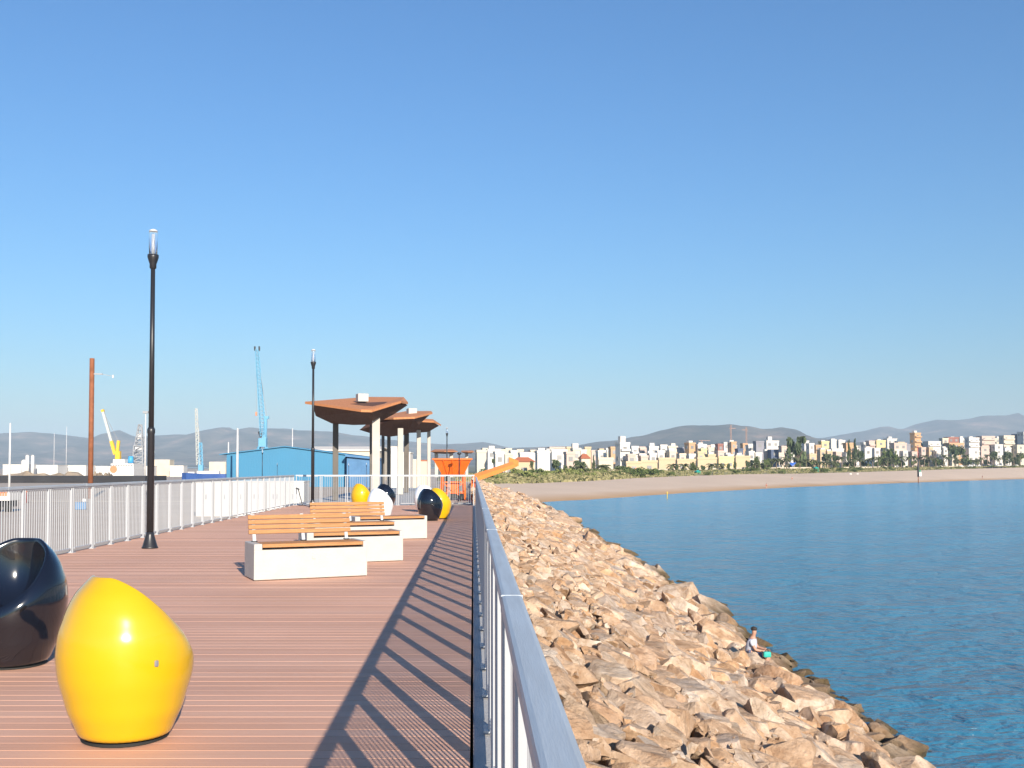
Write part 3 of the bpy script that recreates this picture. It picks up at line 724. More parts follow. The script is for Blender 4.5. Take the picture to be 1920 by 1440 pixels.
# blue warehouse
Yw = 160; o3 = P(535, 876, Yw); o3.z = YARD
r = empty('warehouse', o3, 0, 'bright blue sheet metal warehouse with a low gable', 'warehouse')
pts = [P(425, 851, Yw), P(535, 838, Yw), P(648, 853, Yw)]; D = 46
gab = [Vector((pts[0].x, Yw, YARD)), Vector((pts[2].x, Yw, YARD)), pts[2], pts[1], pts[0]]
b = MB(); dv = Vector((0, D, 0)); f0 = [b.bm.verts.new(p - o3) for p in gab]; f1 = [b.bm.verts.new(p + dv - o3) for p in gab]
b.bm.faces.new(f0); b.bm.faces.new(f1)
for i in (0, 1, 4): b.bm.faces.new((f0[i], f0[(i + 1) % 5], f1[(i + 1) % 5], f1[i]))
n_r = 74
for i in range(n_r):                                             # corrugation ribs on the gable wall
    x = gab[0].x + (i + .5) * (gab[1].x - gab[0].x) / n_r
    zt = pts[0].z + (pts[1].z - pts[0].z) * (x - pts[0].x) / (pts[1].x - pts[0].x) if x < pts[1].x else pts[1].z + (pts[2].z - pts[1].z) * (x - pts[1].x) / (pts[2].x - pts[1].x)
    b.box((x - o3.x, -.03, (zt + YARD) / 2 - o3.z), (.10, .05, zt - YARD - .06))
b.build('wall', M['blue_sheet'], r)
e0 = P(412, 853.2, Yw)
for a, c, nm in ((e0, pts[1], 'roof'), (pts[1], P(652, 853.5, Yw), 'roof')):
    a = a - o3; c = c - o3; MB().slab([a + Vector((0, -.4, .16)), c + Vector((0, -.4, .16)), c + Vector((0, D + .4, .16)), a + Vector((0, D + .4, .16))], .13).build(nm, M['blue_sheet'], r)
wg = MB(); c, s = pbox(650, 694, 858, 899, Yw - 2, 22); c.z = (c.z + s.z / 2 + YARD) / 2; s.z = 2 * (c.z - YARD)
wg.box(c - o3, s)
for i in range(16): wg.box((c.x - s.x / 2 + (i + .5) * s.x / 16 - o3.x, c.y - s.y / 2 - .02 - o3.y, 0 + c.z - o3.z), (.07, .05, s.z - .1))
wg.build('wing_wall', M['blue_dark'], r)
a = P(648, 852.5, Yw - 2) - o3; c2 = P(696, 857, Yw - 2) - o3
MB().slab([a + Vector((0, -.6, 0)), c2 + Vector((0, -.6, 0)), c2 + Vector((0, 23, 0)), a + Vector((0, 23, 0))], .3).build('wing_roof', M['blue_dark'], r)
# long white shed behind
c, s = pbox(585, 712, 843, 899, 230, 40); c.z = (c.z + s.z / 2 + YARD) / 2; s.z = 2 * (c.z - YARD)
r = empty('shed', (c.x, c.y, YARD), 0, 'long low off-white shed with pale roof behind the blue warehouse', 'shed')
MB().box((0, 0, s.z / 2), s).build('wall', M['cream_wall'], r)
zr = P(600, 836, 230).z - YARD
MB().slab([Vector((-s.x / 2 - .5, -s.y / 2 - .5, s.z)), Vector((s.x / 2 + .5, -s.y / 2 - .5, s.z)), Vector((s.x / 2 + .5, 6 - s.y / 2, zr)), Vector((-s.x / 2 - .5, 6 - s.y / 2, zr))], .3).slab([Vector((-s.x / 2 - .5, 6 - s.y / 2, zr)), Vector((s.x / 2 + .5, 6 - s.y / 2, zr)), Vector((s.x / 2 + .5, s.y / 2, s.z + .2)), Vector((-s.x / 2 - .5, s.y / 2, s.z + .2))], .3).build('roof', M['roof_pale'], r)
# simple port blocks with a roof and doors
def block(name, x0, x1, yt, Y, mt, label, cat='building', zb=YARD, D=None, roof='roof_pale', doors=0, group=None, rail=0):
    c, s = pbox(x0, x1, yt, 900, Y, D); z1 = c.z + s.z / 2; h = z1 - zb
    r = empty(name, (c.x, c.y, zb), 0, label, cat, group)
    MB().box((0, 0, h / 2 - .05), (s.x, s.y, h - .1)).build('wall', M[mt], r)
    MB().box((0, 0, h - .03), (s.x + .16, s.y + .16, .14)).build('roof', M[roof], r)
    for i in range(doors):
        x = -s.x / 2 + (i + .5) * s.x / doors
        d = MB().box((x, -s.y / 2 - .03, h * .40), (s.x / doors * .62, .06, h * .76)).build('door', M['ship_white'], r)
    return r
# white cabinets behind the left railing
cab = [(366, 400, 'row of white cabinets behind the railing, leftmost cabinet'), (401, 434, 'second white cabinet from the left behind the railing'), (435, 462, 'white cabinet third from the left behind the railing'),
       (463, 498, 'middle white cabinet with grey handles behind the railing'), (499, 534, 'white cabinet next to the right end of the row'), (535, 571, 'rightmost white cabinet, past the railing corner')]
for i, (x0, x1, lb) in enumerate(cab):
    Y = 64; c, s = pbox(x0 + .6, x1 - .6, 904.5 - i * .2, 960, Y, 2.2); z1 = c.z + s.z / 2
    r = empty('cabinet', (c.x, c.y, YARD), 0, lb, 'cabinet', 'white cabinets in the port yard')
    h = z1 - YARD; MB().box((0, 0, h / 2), (s.x, s.y, h), bev=.02).build('body', M['white_paint'], r)
    MB().box((0, 0, h + .02), (s.x + .04, s.y + .08, .07)).build('roof', M['white_paint'], r)
    for sgn in (-1, 1):
        d = MB().box((sgn * s.x * .245, -s.y / 2 - .02, h * .5), (s.x * .46, .04, h * .86), bev=.01).build('door', M['white_paint'], r)
        MB().box((sgn * .12, -s.y / 2 - .06, h * .58), (.07, .06, .3)).build('handle', M['lattice'], d)
# yard kerb / low walls and dark quay
c, s = pbox(-160, 362, 940, 949, 92, 1.0); tag(MB().box(c, s, bev=.05).build('low_wall', M['cream_wall']), 'long low cream wall across the port yard', 'wall')
c, s = pbox(-500, 272, 893, 905.5, 199, 14); b = MB(); b.box(c, s)
tag(b.build('quay_wall', M['dark_rubble']), 'dark quay edge strip above the left railing', 'quay wall')
def heap(x0, x1, yt, yb, Y, mt, label, seed):
    a = P(x0, yb, Y); c = P(x1, yb, Y); h = P(x0, yt, Y).z - a.z; n = 40; rows = []
    for j, (t, k) in enumerate(((-1, 0), (-.6, .5), (-.2, .95), (.2, 1), (.6, .5), (1, 0))):
        rows.append([(a.x + (c.x - a.x) * i / n, Y + t * h * 1.8, min(a.z, YARD - .2) + (h + max(0, a.z - YARD)) * k * (.75 + .5 * noise.fractal(Vector((i * .35, t * 2, seed)), 1, 2, 4)) * min(1, i / 2, (n - i) / 2)) for i in range(n + 1)])
    return tag(link('rubble_heap', grid_mesh('rubble_heap', rows, M[mt], False)), label, 'rubble heap')
heap(-140, 168, 880, 895, 225, 'brown_rubble', 'low brown rubble heap left of the rusty pole, behind the dark quay', 1)
heap(172, 212, 883, 895, 225, 'brown_rubble', 'short brown heap just right of the rusty pole', 2)
# rusty pole
p = P(170, 876, 100); r = empty('mast', (p.x, p.y, YARD), 0, 'tall rust brown steel pole with a side arm', 'pole')
zt = P(171, 672, 100).z - YARD; MB().lathe([(.25, 0), (.235, zt), (.1, zt + .02)], 14).build('shaft', M['rust'], r, True)
za = P(177, 701, 100).z - YARD; MB().beam((.2, 0, za), (1.05, 0, za - .03), .16, .14).beam((1.0, 0, za - .02), (2.1, 0, za - .25), .05, .05).build('arm', M['lattice'], r)
MB().beam((2.1, 0, za - .4), (2.1, 0, za - .1), .12, .12).build('lamp_head', M['mast_grey'], r)
# slim masts
def mast(px, yt, Y, label, th=.14, head=True):
    p = P(px, 876, Y); h = P(px, yt, Y).z - YARD; r = empty('mast', (p.x, Y, YARD), 0, label, 'mast', 'pale light masts in the port')
    MB().lathe([(th, 0), (th * .6, h)], 8).build('shaft', M['mast_grey'], r, True)
    if head: MB().box((0, 0, h), (th * 5, th * 3, th * 2.2)).build('lamp_head', M['lattice'], r)
mast(18, 793, 95, 'pale slim mast near the left edge, left of the rusty pole', .12, False)
mast(445, 803, 150, 'pale slim mast before the left end of the blue warehouse', .22, False)
mast(428, 829, 300, 'short pale mast beside the warehouse eave', .3, False)
mast(548, 803, 300, 'slim mast rising behind the warehouse gable', .2, False)
mast(272, 773, 260, 'slim mast with a grey lamp head just left of the near lamp post', .26)
mast(101, 812, 420, 'faint mast against the hills left of the rusty pole', .13, False)
mast(124, 800, 420, 'faint thin mast against the hills, next left of the rusty pole', .13, False)
# white low sheds and silos
block('shed', 5, 49, 871, 300, 'ship_white', 'white flat shed at the far left, left of the silos', 'shed')
block('shed', 60, 108, 872, 310, 'ship_white', 'white flat shed between the silos and the middle shed', 'shed')
block('shed', 113, 161, 872.5, 320, 'ship_white', 'white flat shed just left of the rusty pole', 'shed')
block('shed', 178, 202, 874, 330, 'ship_white', 'small white shed between the rusty pole and the white ship', 'shed')
block('shed', 252, 284, 874, 330, 'ship_white', 'white shed below the lattice tower', 'shed')
block('warehouse', 288, 318, 862, 340, 'cream_wall', 'cream block building right of the near lamp post', 'building')
block('warehouse', 318, 344, 873, 335, 'ship_white', 'white low block beside the blue boat', 'building')
block('warehouse', 392, 423, 866, 420, 'cream_wall', 'small cream buildings behind the blue boat', 'building')
for px, w_, yt, lb in ((45, 7, 862, 'stubby white tank house left of the white silos'), (51, 4.5, 853, 'taller white silo at the far left'), (61, 4, 853, 'white silo right of the taller one')):
    p = P(px, 876, 296); h = P(px, yt, 296).z - YARD; rr = w_ / F * 296 * .75; r = empty('silo', (p.x, 296, YARD), 0, lb, 'silo')
    MB().lathe([(rr, 0), (rr, h - rr * .5)], 16).build('shell', M['ship_white'], r, True); MB().lathe([(rr * 1.02, h - rr * .5), (rr * .4, h)], 16).build('roof', M['roof_pale'], r, True)
# ship with crane
Ys = 255; p0 = P(228, 876, Ys); r = empty('ship', (p0.x, Ys, YARD - .5), 0, 'white ship superstructure with an orange disc and a blue funnel', 'ship')
def rel(px, py, Y=Ys): v = P(px, py, Y); return v - Vector((p0.x, Ys, YARD - .5))
def relbox(b, x0, x1, yt, yb, D, y0=0): a = rel(x0, yb); c = rel(x1, yt); b.box(((a.x + c.x) / 2, y0 + D / 2, (a.z + c.z) / 2), (c.x - a.x, D, c.z - a.z), bev=.05); return b
b = MB(); relbox(b, 204, 251, 878, 903, 9); relbox(b, 206, 249, 869, 878.3, 8, .5); relbox(b, 209, 231, 861, 869.3, 6, 1); relbox(b, 200, 206, 874, 900, 6, 1)
b.build('superstructure', M['ship_white'], r)
a = rel(213, 880); MB().lathe([(.9, 0), (.9, .08)], 20).build('disc_emblem', M['ship_orange'], r).matrix_local = Matrix.Translation((a.x, -.02, a.z)) @ Matrix.Rotation(R(90), 4, 'X')
a = rel(235, 868); c = rel(235, 855); MB().lathe([(.75, 0), (.62, c.z - a.z)], 14, (a.x, 4, a.z)).build('funnel', M['sky_blue'], r, True)
b = MB()
for i in range(9): 
    x = rel(207 + i * 4.8, 873); b.box((x.x, .44, x.z), (.32, .12, .3))
b.build('window_band', M['pane_sea'], r)
# yellow crane on the ship quay
p0c = P(222, 876, 262); r = empty('crane', (p0c.x, 262, YARD), 0, 'yellow harbour crane with a slanting pale boom behind the white ship', 'crane')
def rc(px, py): return P(px, py, 262) - Vector((p0c.x, 262, YARD))
MB().box((rc(221, 860).x, 0, (rc(221, 862).z) / 2), (1.0, 1.0, rc(221, 862).z)).build('pedestal', M['ship_white'], r)
b = MB(); a = rc(217, 862); c = rc(226, 846); b.box(((a.x + c.x) / 2, 0, (a.z + c.z) / 2), (c.x - a.x, 1.3, c.z - a.z), bev=.05); a = rc(219, 847); c = rc(225, 826); b.beam((a.x + .2, 0, a.z), (c.x - .35, 0, c.z), .62, .7); b.build('cab', M['crane_yellow'], r)
a = rc(216, 852); c = rc(192, 768); MB().beam(a, a.lerp(c, .30), .75, .8).beam(a.lerp(c, .95), c, .7, .7).build('boom_end', M['crane_yellow'], r)
MB().beam(a.lerp(c, .30), a.lerp(c, .95), .62, .62).build('boom', M['crane_pale'], r)
MB().tube(rc(222, 827), c, .05, n=5).build('cable', M['lattice'], r)
# lattice tower
def lattice(b, base, top, w0, w1, n, th):
    base = Vector(base); top = Vector(top)
    q = (top - base).to_track_quat('Z', 'Y')
    cs = [Vector(v) for v in ((-1, -1, 0), (1, -1, 0), (1, 1, 0), (-1, 1, 0))]
    lv = []
    for i in range(n + 1):
        t = i / n; w_ = (w0 + (w1 - w0) * t) / 2; c = base.lerp(top, t); lv.append([c + q @ (k * w_) for k in cs])
    for i in range(n):
        for j in range(4):
            b.beam(lv[i][j], lv[i + 1][j], th); b.beam(lv[i][j], lv[i + 1][(j + 1) % 4], th * .7); b.beam(lv[i + 1][j], lv[i + 1][(j + 1) % 4], th * .7)
p0 = P(260, 876, 300); h = P(260, 796, 300).z - YARD; r = empty('tower', (p0.x, 300, YARD), 0, 'grey lattice loading tower just left of the near lamp post', 'tower')
b = MB(); lattice(b, (0, 0, 0), (.1, 0, h * .6), 3.1, 2.6, 6, .26); lattice(b, (.1, 0, h * .6), (.3, 0, h), 2.2, .8, 5, .2); b.build('frame', M['lattice'], r)
MB().box((.1, 0, h * .56), (2.0, 1.6, 1.1)).box((.3, 0, h * .77), (1.2, 1, 1.5)).build('cabin', M['mast_grey'], r)
# pale blue crane
p0 = P(377, 876, 330); r = empty('crane', (p0.x, 330, YARD), 0, 'slim pale crane with a blue foot between the near lamp post and the warehouse', 'crane')
def rq(px, py): return P(px, py, 330) - Vector((p0.x, 330, YARD))
b = MB(); lattice(b, rq(372, 872), rq(368, 766), 1.0, .55, 12, .17); b.build('boom', M['crane_pale'], r)
b = MB(); lattice(b, (rq(377, 900).x, 0, 0), rq(376, 830), 1.2, .7, 7, .2); b.box((rq(377, 877).x, 0, rq(377, 877).z), (1.5, 1.5, 1.9)); b.build('body', M['crane_blue'], r)
MB().tube(rq(376, 830), rq(369, 770), .05, n=5).build('cable', M['lattice'], r)
# blue boat
p0 = P(383, 876, 240); r = empty('boat', (p0.x, 240, YARD - .3), 0, 'low boat with a blue hull left of the warehouse', 'boat')
L_ = P(425, 876, 240).x - P(342, 876, 240).x; zt = P(383, 888.5, 240).z - (YARD - .3)
hull = []
for t, w_ in ((-.5, .2), (-.38, 1.1), (0, 1.5), (.35, 1.3), (.5, .7)):
    hull.append([(t * L_, -w_, zt + (.25 if t < -.3 else 0)), (t * L_, -w_ * .8, .1), (t * L_, w_ * .8, .1), (t * L_, w_, zt + (.25 if t < -.3 else 0))])
b = MB(); vv = [[b.bm.verts.new(p) for p in row] for row in hull]
for A, B_ in zip(vv, vv[1:]):
    for j in range(4): b.bm.faces.new((A[j], A[(j + 1) % 4], B_[(j + 1) % 4], B_[j]))
b.bm.faces.new(vv[0]); b.bm.faces.new(vv[-1]); b.build('hull', M['ship_blue'], r)
MB().box((L_ * .1, 0, zt + .35), (L_ * .5, 1.6, .7), bev=.05).box((-L_ * .28, 0, zt + .25), (L_ * .15, 1.4, .5), bev=.05).build('cabin', M['ship_white'], r)
# big blue harbour crane
Yc = 350; p0 = P(492, 876, Yc); r = empty('crane', (p0.x, Yc, YARD), 0, 'tall blue harbour crane with a steep lattice boom behind the warehouse', 'crane')
def rb(px, py): return P(px, py, Yc) - Vector((p0.x, Yc, YARD))
b = MB(); z_ = rb(492, 838).z
for sx in (-1, 1):
    for sy in (-1, 1): b.beam((sx * 3, sy * 3, 0), (sx * 1.2, sy * 1.2, z_), .6)
b.box((0, 0, 1.6), (7.4, 7.4, 1.2)); b.build('portal', M['crane_blue'], r)
a = rb(488, 838); c = rb(501, 782); b = MB(); b.box((rb(493, 832).x, 0, rb(493, 830).z), (2.6, 3, 3.0), bev=.1); b.beam(rb(497, 836), rb(498, 785), 1.0, 1.0); b.beam(rb(491, 836), rb(497, 786), .5, .5); b.box(rb(500, 783), (1.5, 1.2, .9)); b.build('tower', M['crane_blue'], r)
MB().box(rb(488, 814) , (.9, 1.3, 2.0), Euler((0, R(-20), 0)), .1).build('cab', M['dark_metal'], r)
b = MB(); lattice(b, rb(494, 818), rb(482, 656), 1.8, 1.0, 22, .20); b.build('boom', M['crane_blue'], r)
for dx in (-4.6, 4.6): MB().box(rb(482 + dx * .9, 653.5), (.5, .7, 1.5), bev=.08).build('sheave', M['dark_metal'], r)
MB().tube(rb(500, 782), rb(483, 660), .07, n=5).build('cable', M['lattice'], r)
MB().tube(rb(480.5, 656), rb(480.5, 774), .05, n=5).build('hoist_rope', M['lattice'], r)
MB().box(rb(480.5, 776), (.6, .6, 1.3), bev=.1).build('hook_block', M['ship_orange'], r)
# orange hopper and conveyor
Yh = 96; p0 = P(850, 876, Yh); r = empty('hopper', (p0.x, Yh, YARD), 0, 'orange loading hopper, wide funnel on a steel frame at the end of the deck', 'hopper')
def rh(px, py, dy=0): return P(px, py, Yh) - Vector((p0.x, Yh, YARD)) + Vector((0, dy, 0))
t0 = rh(813, 861); t1 = rh(884, 861); b0 = rh(830, 891); b1 = rh(869, 891); d1, d0 = 3.2, 1.6
tv = [Vector((t0.x, -d1 / 2, t0.z)), Vector((t1.x, -d1 / 2, t0.z)), Vector((t1.x, d1 / 2, t0.z)), Vector((t0.x, d1 / 2, t0.z))]
bv = [Vector((b0.x, -d0 / 2, b0.z)), Vector((b1.x, -d0 / 2, b0.z)), Vector((b1.x, d0 / 2, b0.z)), Vector((b0.x, d0 / 2, b0.z))]
b = MB(); A = [b.bm.verts.new(v) for v in tv]; B_ = [b.bm.verts.new(v) for v in bv]
for i in range(4): b.bm.faces.new((A[i], A[(i + 1) % 4], B_[(i + 1) % 4], B_[i]))
b.bm.faces.new(B_)
A2 = [b.bm.verts.new(v * 1) for v in [t.lerp(sum(tv, Vector()) / 4, .05) for t in tv]]; B2 = [b.bm.verts.new(v + Vector((0, 0, .08))) for v in [t.lerp(sum(bv, Vector()) / 4, .08) for t in bv]]
for i in range(4): b.bm.faces.new((A2[i], A2[(i + 1) % 4], B2[(i + 1) % 4], B2[i])); b.bm.faces.new((A[i], A[(i + 1) % 4], A2[(i + 1) % 4], A2[i]))
b.bm.faces.new(B2)
for t in (0.25, .5, .75): b.beam(tv[0].lerp(tv[1], t) + Vector((0, -.05, 0)), bv[0].lerp(bv[1], t) + Vector((0, -.05, 0)), .09)
for i in range(4): b.beam(tv[i], tv[(i + 1) % 4], .16)
b.build('funnel', M['orange'], r)
for i in range(4): MB().beam(Vector((bv[i].x * 1.12, bv[i].y * 1.2, 0.0)), bv[i] + Vector((0, 0, .12)), .22, .22).build('leg', M['orange'], r)
b = MB(); 
for k in (.30, .72):
    z = bv[0].z * k
    for i in range(4):
        a, c = bv[i], bv[(i + 1) % 4]; b.beam((a.x * 1.08, a.y * 1.14, z), (c.x * 1.08, c.y * 1.14, z), .13)
a, c = bv[0], bv[1]; b.beam((a.x * 1.1, a.y * 1.16, .1), (c.x * 1.05, c.y * 1.1, bv[0].z * .72), .1); b.beam((c.x * 1.1, c.y * 1.16, .1), (a.x * 1.05, a.y * 1.1, bv[0].z * .72), .1)
b.box((0, -.2, bv[0].z * .5), (1.2, 1.0, .9)); b.build('frame', M['orange'], r)
b = MB(); b.box((.1, -.5, .42), (1.5, .7, .5), bev=.05); b.build('drive_unit', M['dark_metal'], r)
for x in (b0.x * .8, b1.x * .8): MB().lathe([(.32, -.12), (.32, .12)], 16).build('wheel', M['rubber'], r).matrix_local = Matrix.Translation((x, -.95, .32)) @ Matrix.Rotation(R(90), 4, 'X')
p0 = P(900, 876, Yh); r = empty('conveyor', (p0.x, Yh, YARD), 0, 'orange sloping conveyor arm reaching right over the boulders', 'conveyor')
def rv(px, py, dy=0): return P(px, py, Yh) - Vector((p0.x, Yh, YARD)) + Vector((0, dy, 0))
b = MB()
for dy in (-.5, .5): b.beam(rv(888, 899, dy), rv(968, 870, dy), .16, .5)
n = 14; A_, B_ = rv(888, 899), rv(968, 870)
for i in range(n + 1):
    q = A_.lerp(B_, i / n); b.beam(q + Vector((0, -.5, -.2)), q + Vector((0, .5, -.2)), .09)
b.build('lower_frame', M['orange2'], r)
b = MB()
for dy in (-.55, .55): b.beam(rv(886, 893.5, dy), rv(962, 867.5, dy), .12, .28)
b.build('side_frame', M['orange'], r)
MB().slab([rv(887, 896, -.42), rv(964, 869.5, -.42), rv(964, 869.5, .42), rv(887, 896, .42)], .06).build('belt', M['rubber'], r)
a = rv(957, 866); b = MB(); b.slab([a + Vector((-.15, -.6, .45)), a + Vector((.75, -.6, .1)), a + Vector((.75, .6, .1)), a + Vector((-.15, .6, .45))], .5); b.build('head_box', M['orange2'], r)
MB().beam(rv(887, 900), (rv(884, 900).x, 0, 0), .3, .3).beam(rv(893, 893.5), (rv(890, 900).x - .1, .3, 0), .2, .2).build('support', M['orange'], r)
# buildings behind the columns
block('building', 733, 746, 838, 110, 'ship_white', 'tall narrow white building seen between the canopy columns', D=5)
block('building', 756, 769, 848, 125, 'roof_pale', 'pale grey narrow building beside the tall white one, between the columns', D=6)
block('building', 771, 783, 862, 132, 'cream_wall', 'small yellowish building just left of the right canopy columns', D=6)
block('building', 786, 802, 863, 134, 'b_pink', 'small pink building between the two rightmost canopy columns', D=6, roof='tile_red')
# white board, cone, car in the yard
c, s = pbox(-14, 19, 917, 939, 70, 1.6); r = empty('trailer', (c.x, c.y, YARD), 0, 'white box trailer with an orange patch at the left edge, behind the railing', 'trailer')
hz_ = c.z - YARD; MB().box((0, 0, hz_), s, bev=.03).build('box', M['ship_white'], r); MB().box((.1, -s.y / 2 - .012, hz_ + .1), (.55, .02, .36), bev=.005).build('orange_patch', M['ship_orange'], r)
for x in (-.4, .35): MB().lathe([(.3, -.1), (.3, .1)], 16).build('wheel', M['rubber'], r).matrix_local = Matrix.Translation((x, -.5, .3)) @ Matrix.Rotation(R(90), 4, 'X')
MB().box((0, 0, (hz_ - s.z / 2 + .3) / 2 + .15), (s.x * .85, s.y * .6, max(.1, hz_ - s.z / 2 - .1))).build('chassis', M['dark_metal'], r)
p = P(47, 925, 88); r = empty('bollard', (p.x, p.y, YARD), 0, 'small red and orange marker post in the port yard behind the left railing', 'bollard')
MB().lathe([(.16, 0), (.14, p.z - YARD)], 12).build('post', M['red_paint'], r, True); MB().lathe([(.22, p.z - YARD), (.22, p.z - YARD + .45), (.05, p.z - YARD + .5)], 12).build('head', M['ship_orange'], r, True)
def car(loc, rz, paint, label, group=None):
    r = empty('parked_car', loc, rz, label, 'car', group)
    prof = [(-2.0, .3), (-2.05, .72), (-1.75, .88), (-1.2, .93), (-.55, 1.4), (.85, 1.42), (1.55, 1.0), (2.0, .92), (2.05, .5), (2.0, .3)]
    b = MB(); A = [b.bm.verts.new((x, -.82, z)) for x, z in prof]; B_ = [b.bm.verts.new((x, .82, z)) for x, z in prof]; n = len(prof)
    b.bm.faces.new(A); b.bm.faces.new(list(reversed(B_)))
    for i in range(n): b.bm.faces.new((A[i], B_[i], B_[(i + 1) % n], A[(i + 1) % n]))
    b.build('body', M[paint], r)
    for s in (-1, 1):
        MB().poly([(-1.0, s * .83, .96), (1.3, s * .83, 1.0), (.8, s * .83, 1.34), (-.5, s * .83, 1.33)]).build('side_window', M['glassblue'], r)
    MB().poly([(-1.16, -.7, .975), (-1.16, .7, .975), (-.6, .68, 1.385), (-.6, -.68, 1.385)]).build('windscreen', M['glassblue'], r)
    for x in (-1.25, 1.3):
        for s in (-1, 1): MB().lathe([(.31, -.1), (.31, .1)], 14).build('wheel', M['rubber'], r).matrix_local = Matrix.Translation((x, s * .76, .31)) @ Matrix.Rotation(R(90), 4, 'X')
    return r
p = P(152, 957, 74); r = empty('bin', (p.x, p.y, YARD), .2, 'small blue bin with a white bag on it, in the port yard behind the railing', 'bin')
MB().box((0, 0, .27), (.72, .5, .5), bev=.04).build('body', M['car_blue'], r); MB().box((0, 0, .54), (.78, .56, .05), bev=.015).build('lid', M['blue_dark'], r)
MB().sphere((.2, 0, .68), (.17, .15, .15), 2).build('bag', M['ship_white'], r, True)
# ------------------------------------------------------------------ town across the bay
win_cache = {}
def win_mesh(w_, h_, deep):
    k = (round(w_, 1), round(h_, 1), deep)
    if k not in win_cache: win_cache[k] = MB().box((0, 0, 0), (w_, .12, h_)).mesh('window', M['pane_sea' if deep else 'glassblue'])
    return win_cache[k]
def house(x0, x1, yt, dY, color, label, yaw=9, win=1, tower=0, bands=0, tile=0, cat='apartment block', name='apartment_building', depth=None):
    xm = (x0 + x1) / 2; Y = Ytown(xm) + dY; a = P(x0, yt, Y); c = P(x1, yt, Y); wp = c.x - a.x
    zb = zland(xm) - 1.0; H = a.z - zb; al = R(yaw); view = math.atan2(P(xm, 876, Y).x, Y)
    d = depth or max(4, min(13, wp * .55)); ta = al + view
    w_ = max(3, (wp - d * abs(math.sin(ta))) / max(.5, math.cos(ta)))
    r = empty(name, ((a.x + c.x) / 2, Y + d / 2, zb), al, label, cat, 'buildings of the town across the bay')
    wall = M['b_' + color]; rn = random.Random(int(x0 * 7 + yt))
    if tile:
        b = MB(); hw, hd, e = w_ / 2, d / 2, H - min(2.2, H * .22)
        b.box((0, 0, e / 2), (w_, d, e)).build('wall', wall, r)
        MB().hull([(-hw - .4, -hd - .4, e), (hw + .4, -hd - .4, e), (hw + .4, hd + .4, e), (-hw - .4, hd + .4, e), (-hw * .5, 0, H), (hw * .5, 0, H)]).build('roof', M['tile_red'], r)
    else:
        e = H
        MB().box((0, 0, H / 2), (w_, d, H)).build('wall', wall, r)
        b = MB(); t = .3                                             # parapet ring, proud of the wall
        for s in (-1, 1): b.box((0, s * (d / 2 + .02), H + .2), (w_ + .34, t, .9)); b.box((s * (w_ / 2 + .02), 0, H + .2), (t, d - .3, .88))
        b.build('parapet', wall, r)
    if tower: 
        MB().box((w_ * rn.uniform(-.25, .25), d * .1, H + tower / 2), (max(2.4, w_ * .32), d * .5, tower)).build('stair_tower', M['b_white'] if color != 'white' else wall, r)
    fl = max(1, int((e - .8) / 3.1)); nc = max(1, int(w_ / 3.4)); nd = max(1, int(d / 3.6))
    if bands:
        for f in range(1, fl + 1):
            z = min(e - .4, f * e / (fl + .2)); MB().box((0, -d / 2 - .55, z - e / fl * .5 + .2), (w_ * .94, 1.1, .9)).build('balcony', wall, r)
    if win:
        while fl * (nc + nd) > 70: nc = max(1, nc - 1); nd = max(1, nd - 1); fl = min(fl, 12)
        ww, wh = min(1.7, w_ / nc * .48), min(1.6, e / fl * .5)
        for f in range(fl):
            z = (f + .5) * e / fl
            for i in range(nc):
                if rn.random() < .12: continue
                link('window', win_mesh(ww, wh, rn.random() < .6), r, (-w_ / 2 + (i + .5) * w_ / nc, -d / 2 - .05, z))
            sgn = -1
            for i in range(nd):
                if rn.random() < .3: continue
                link('window', win_mesh(min(1.4, d / nd * .4), wh, False), r, (sgn * (w_ / 2 + .05), -d / 2 + (i + .5) * d / nd, z), R(90))
    return r
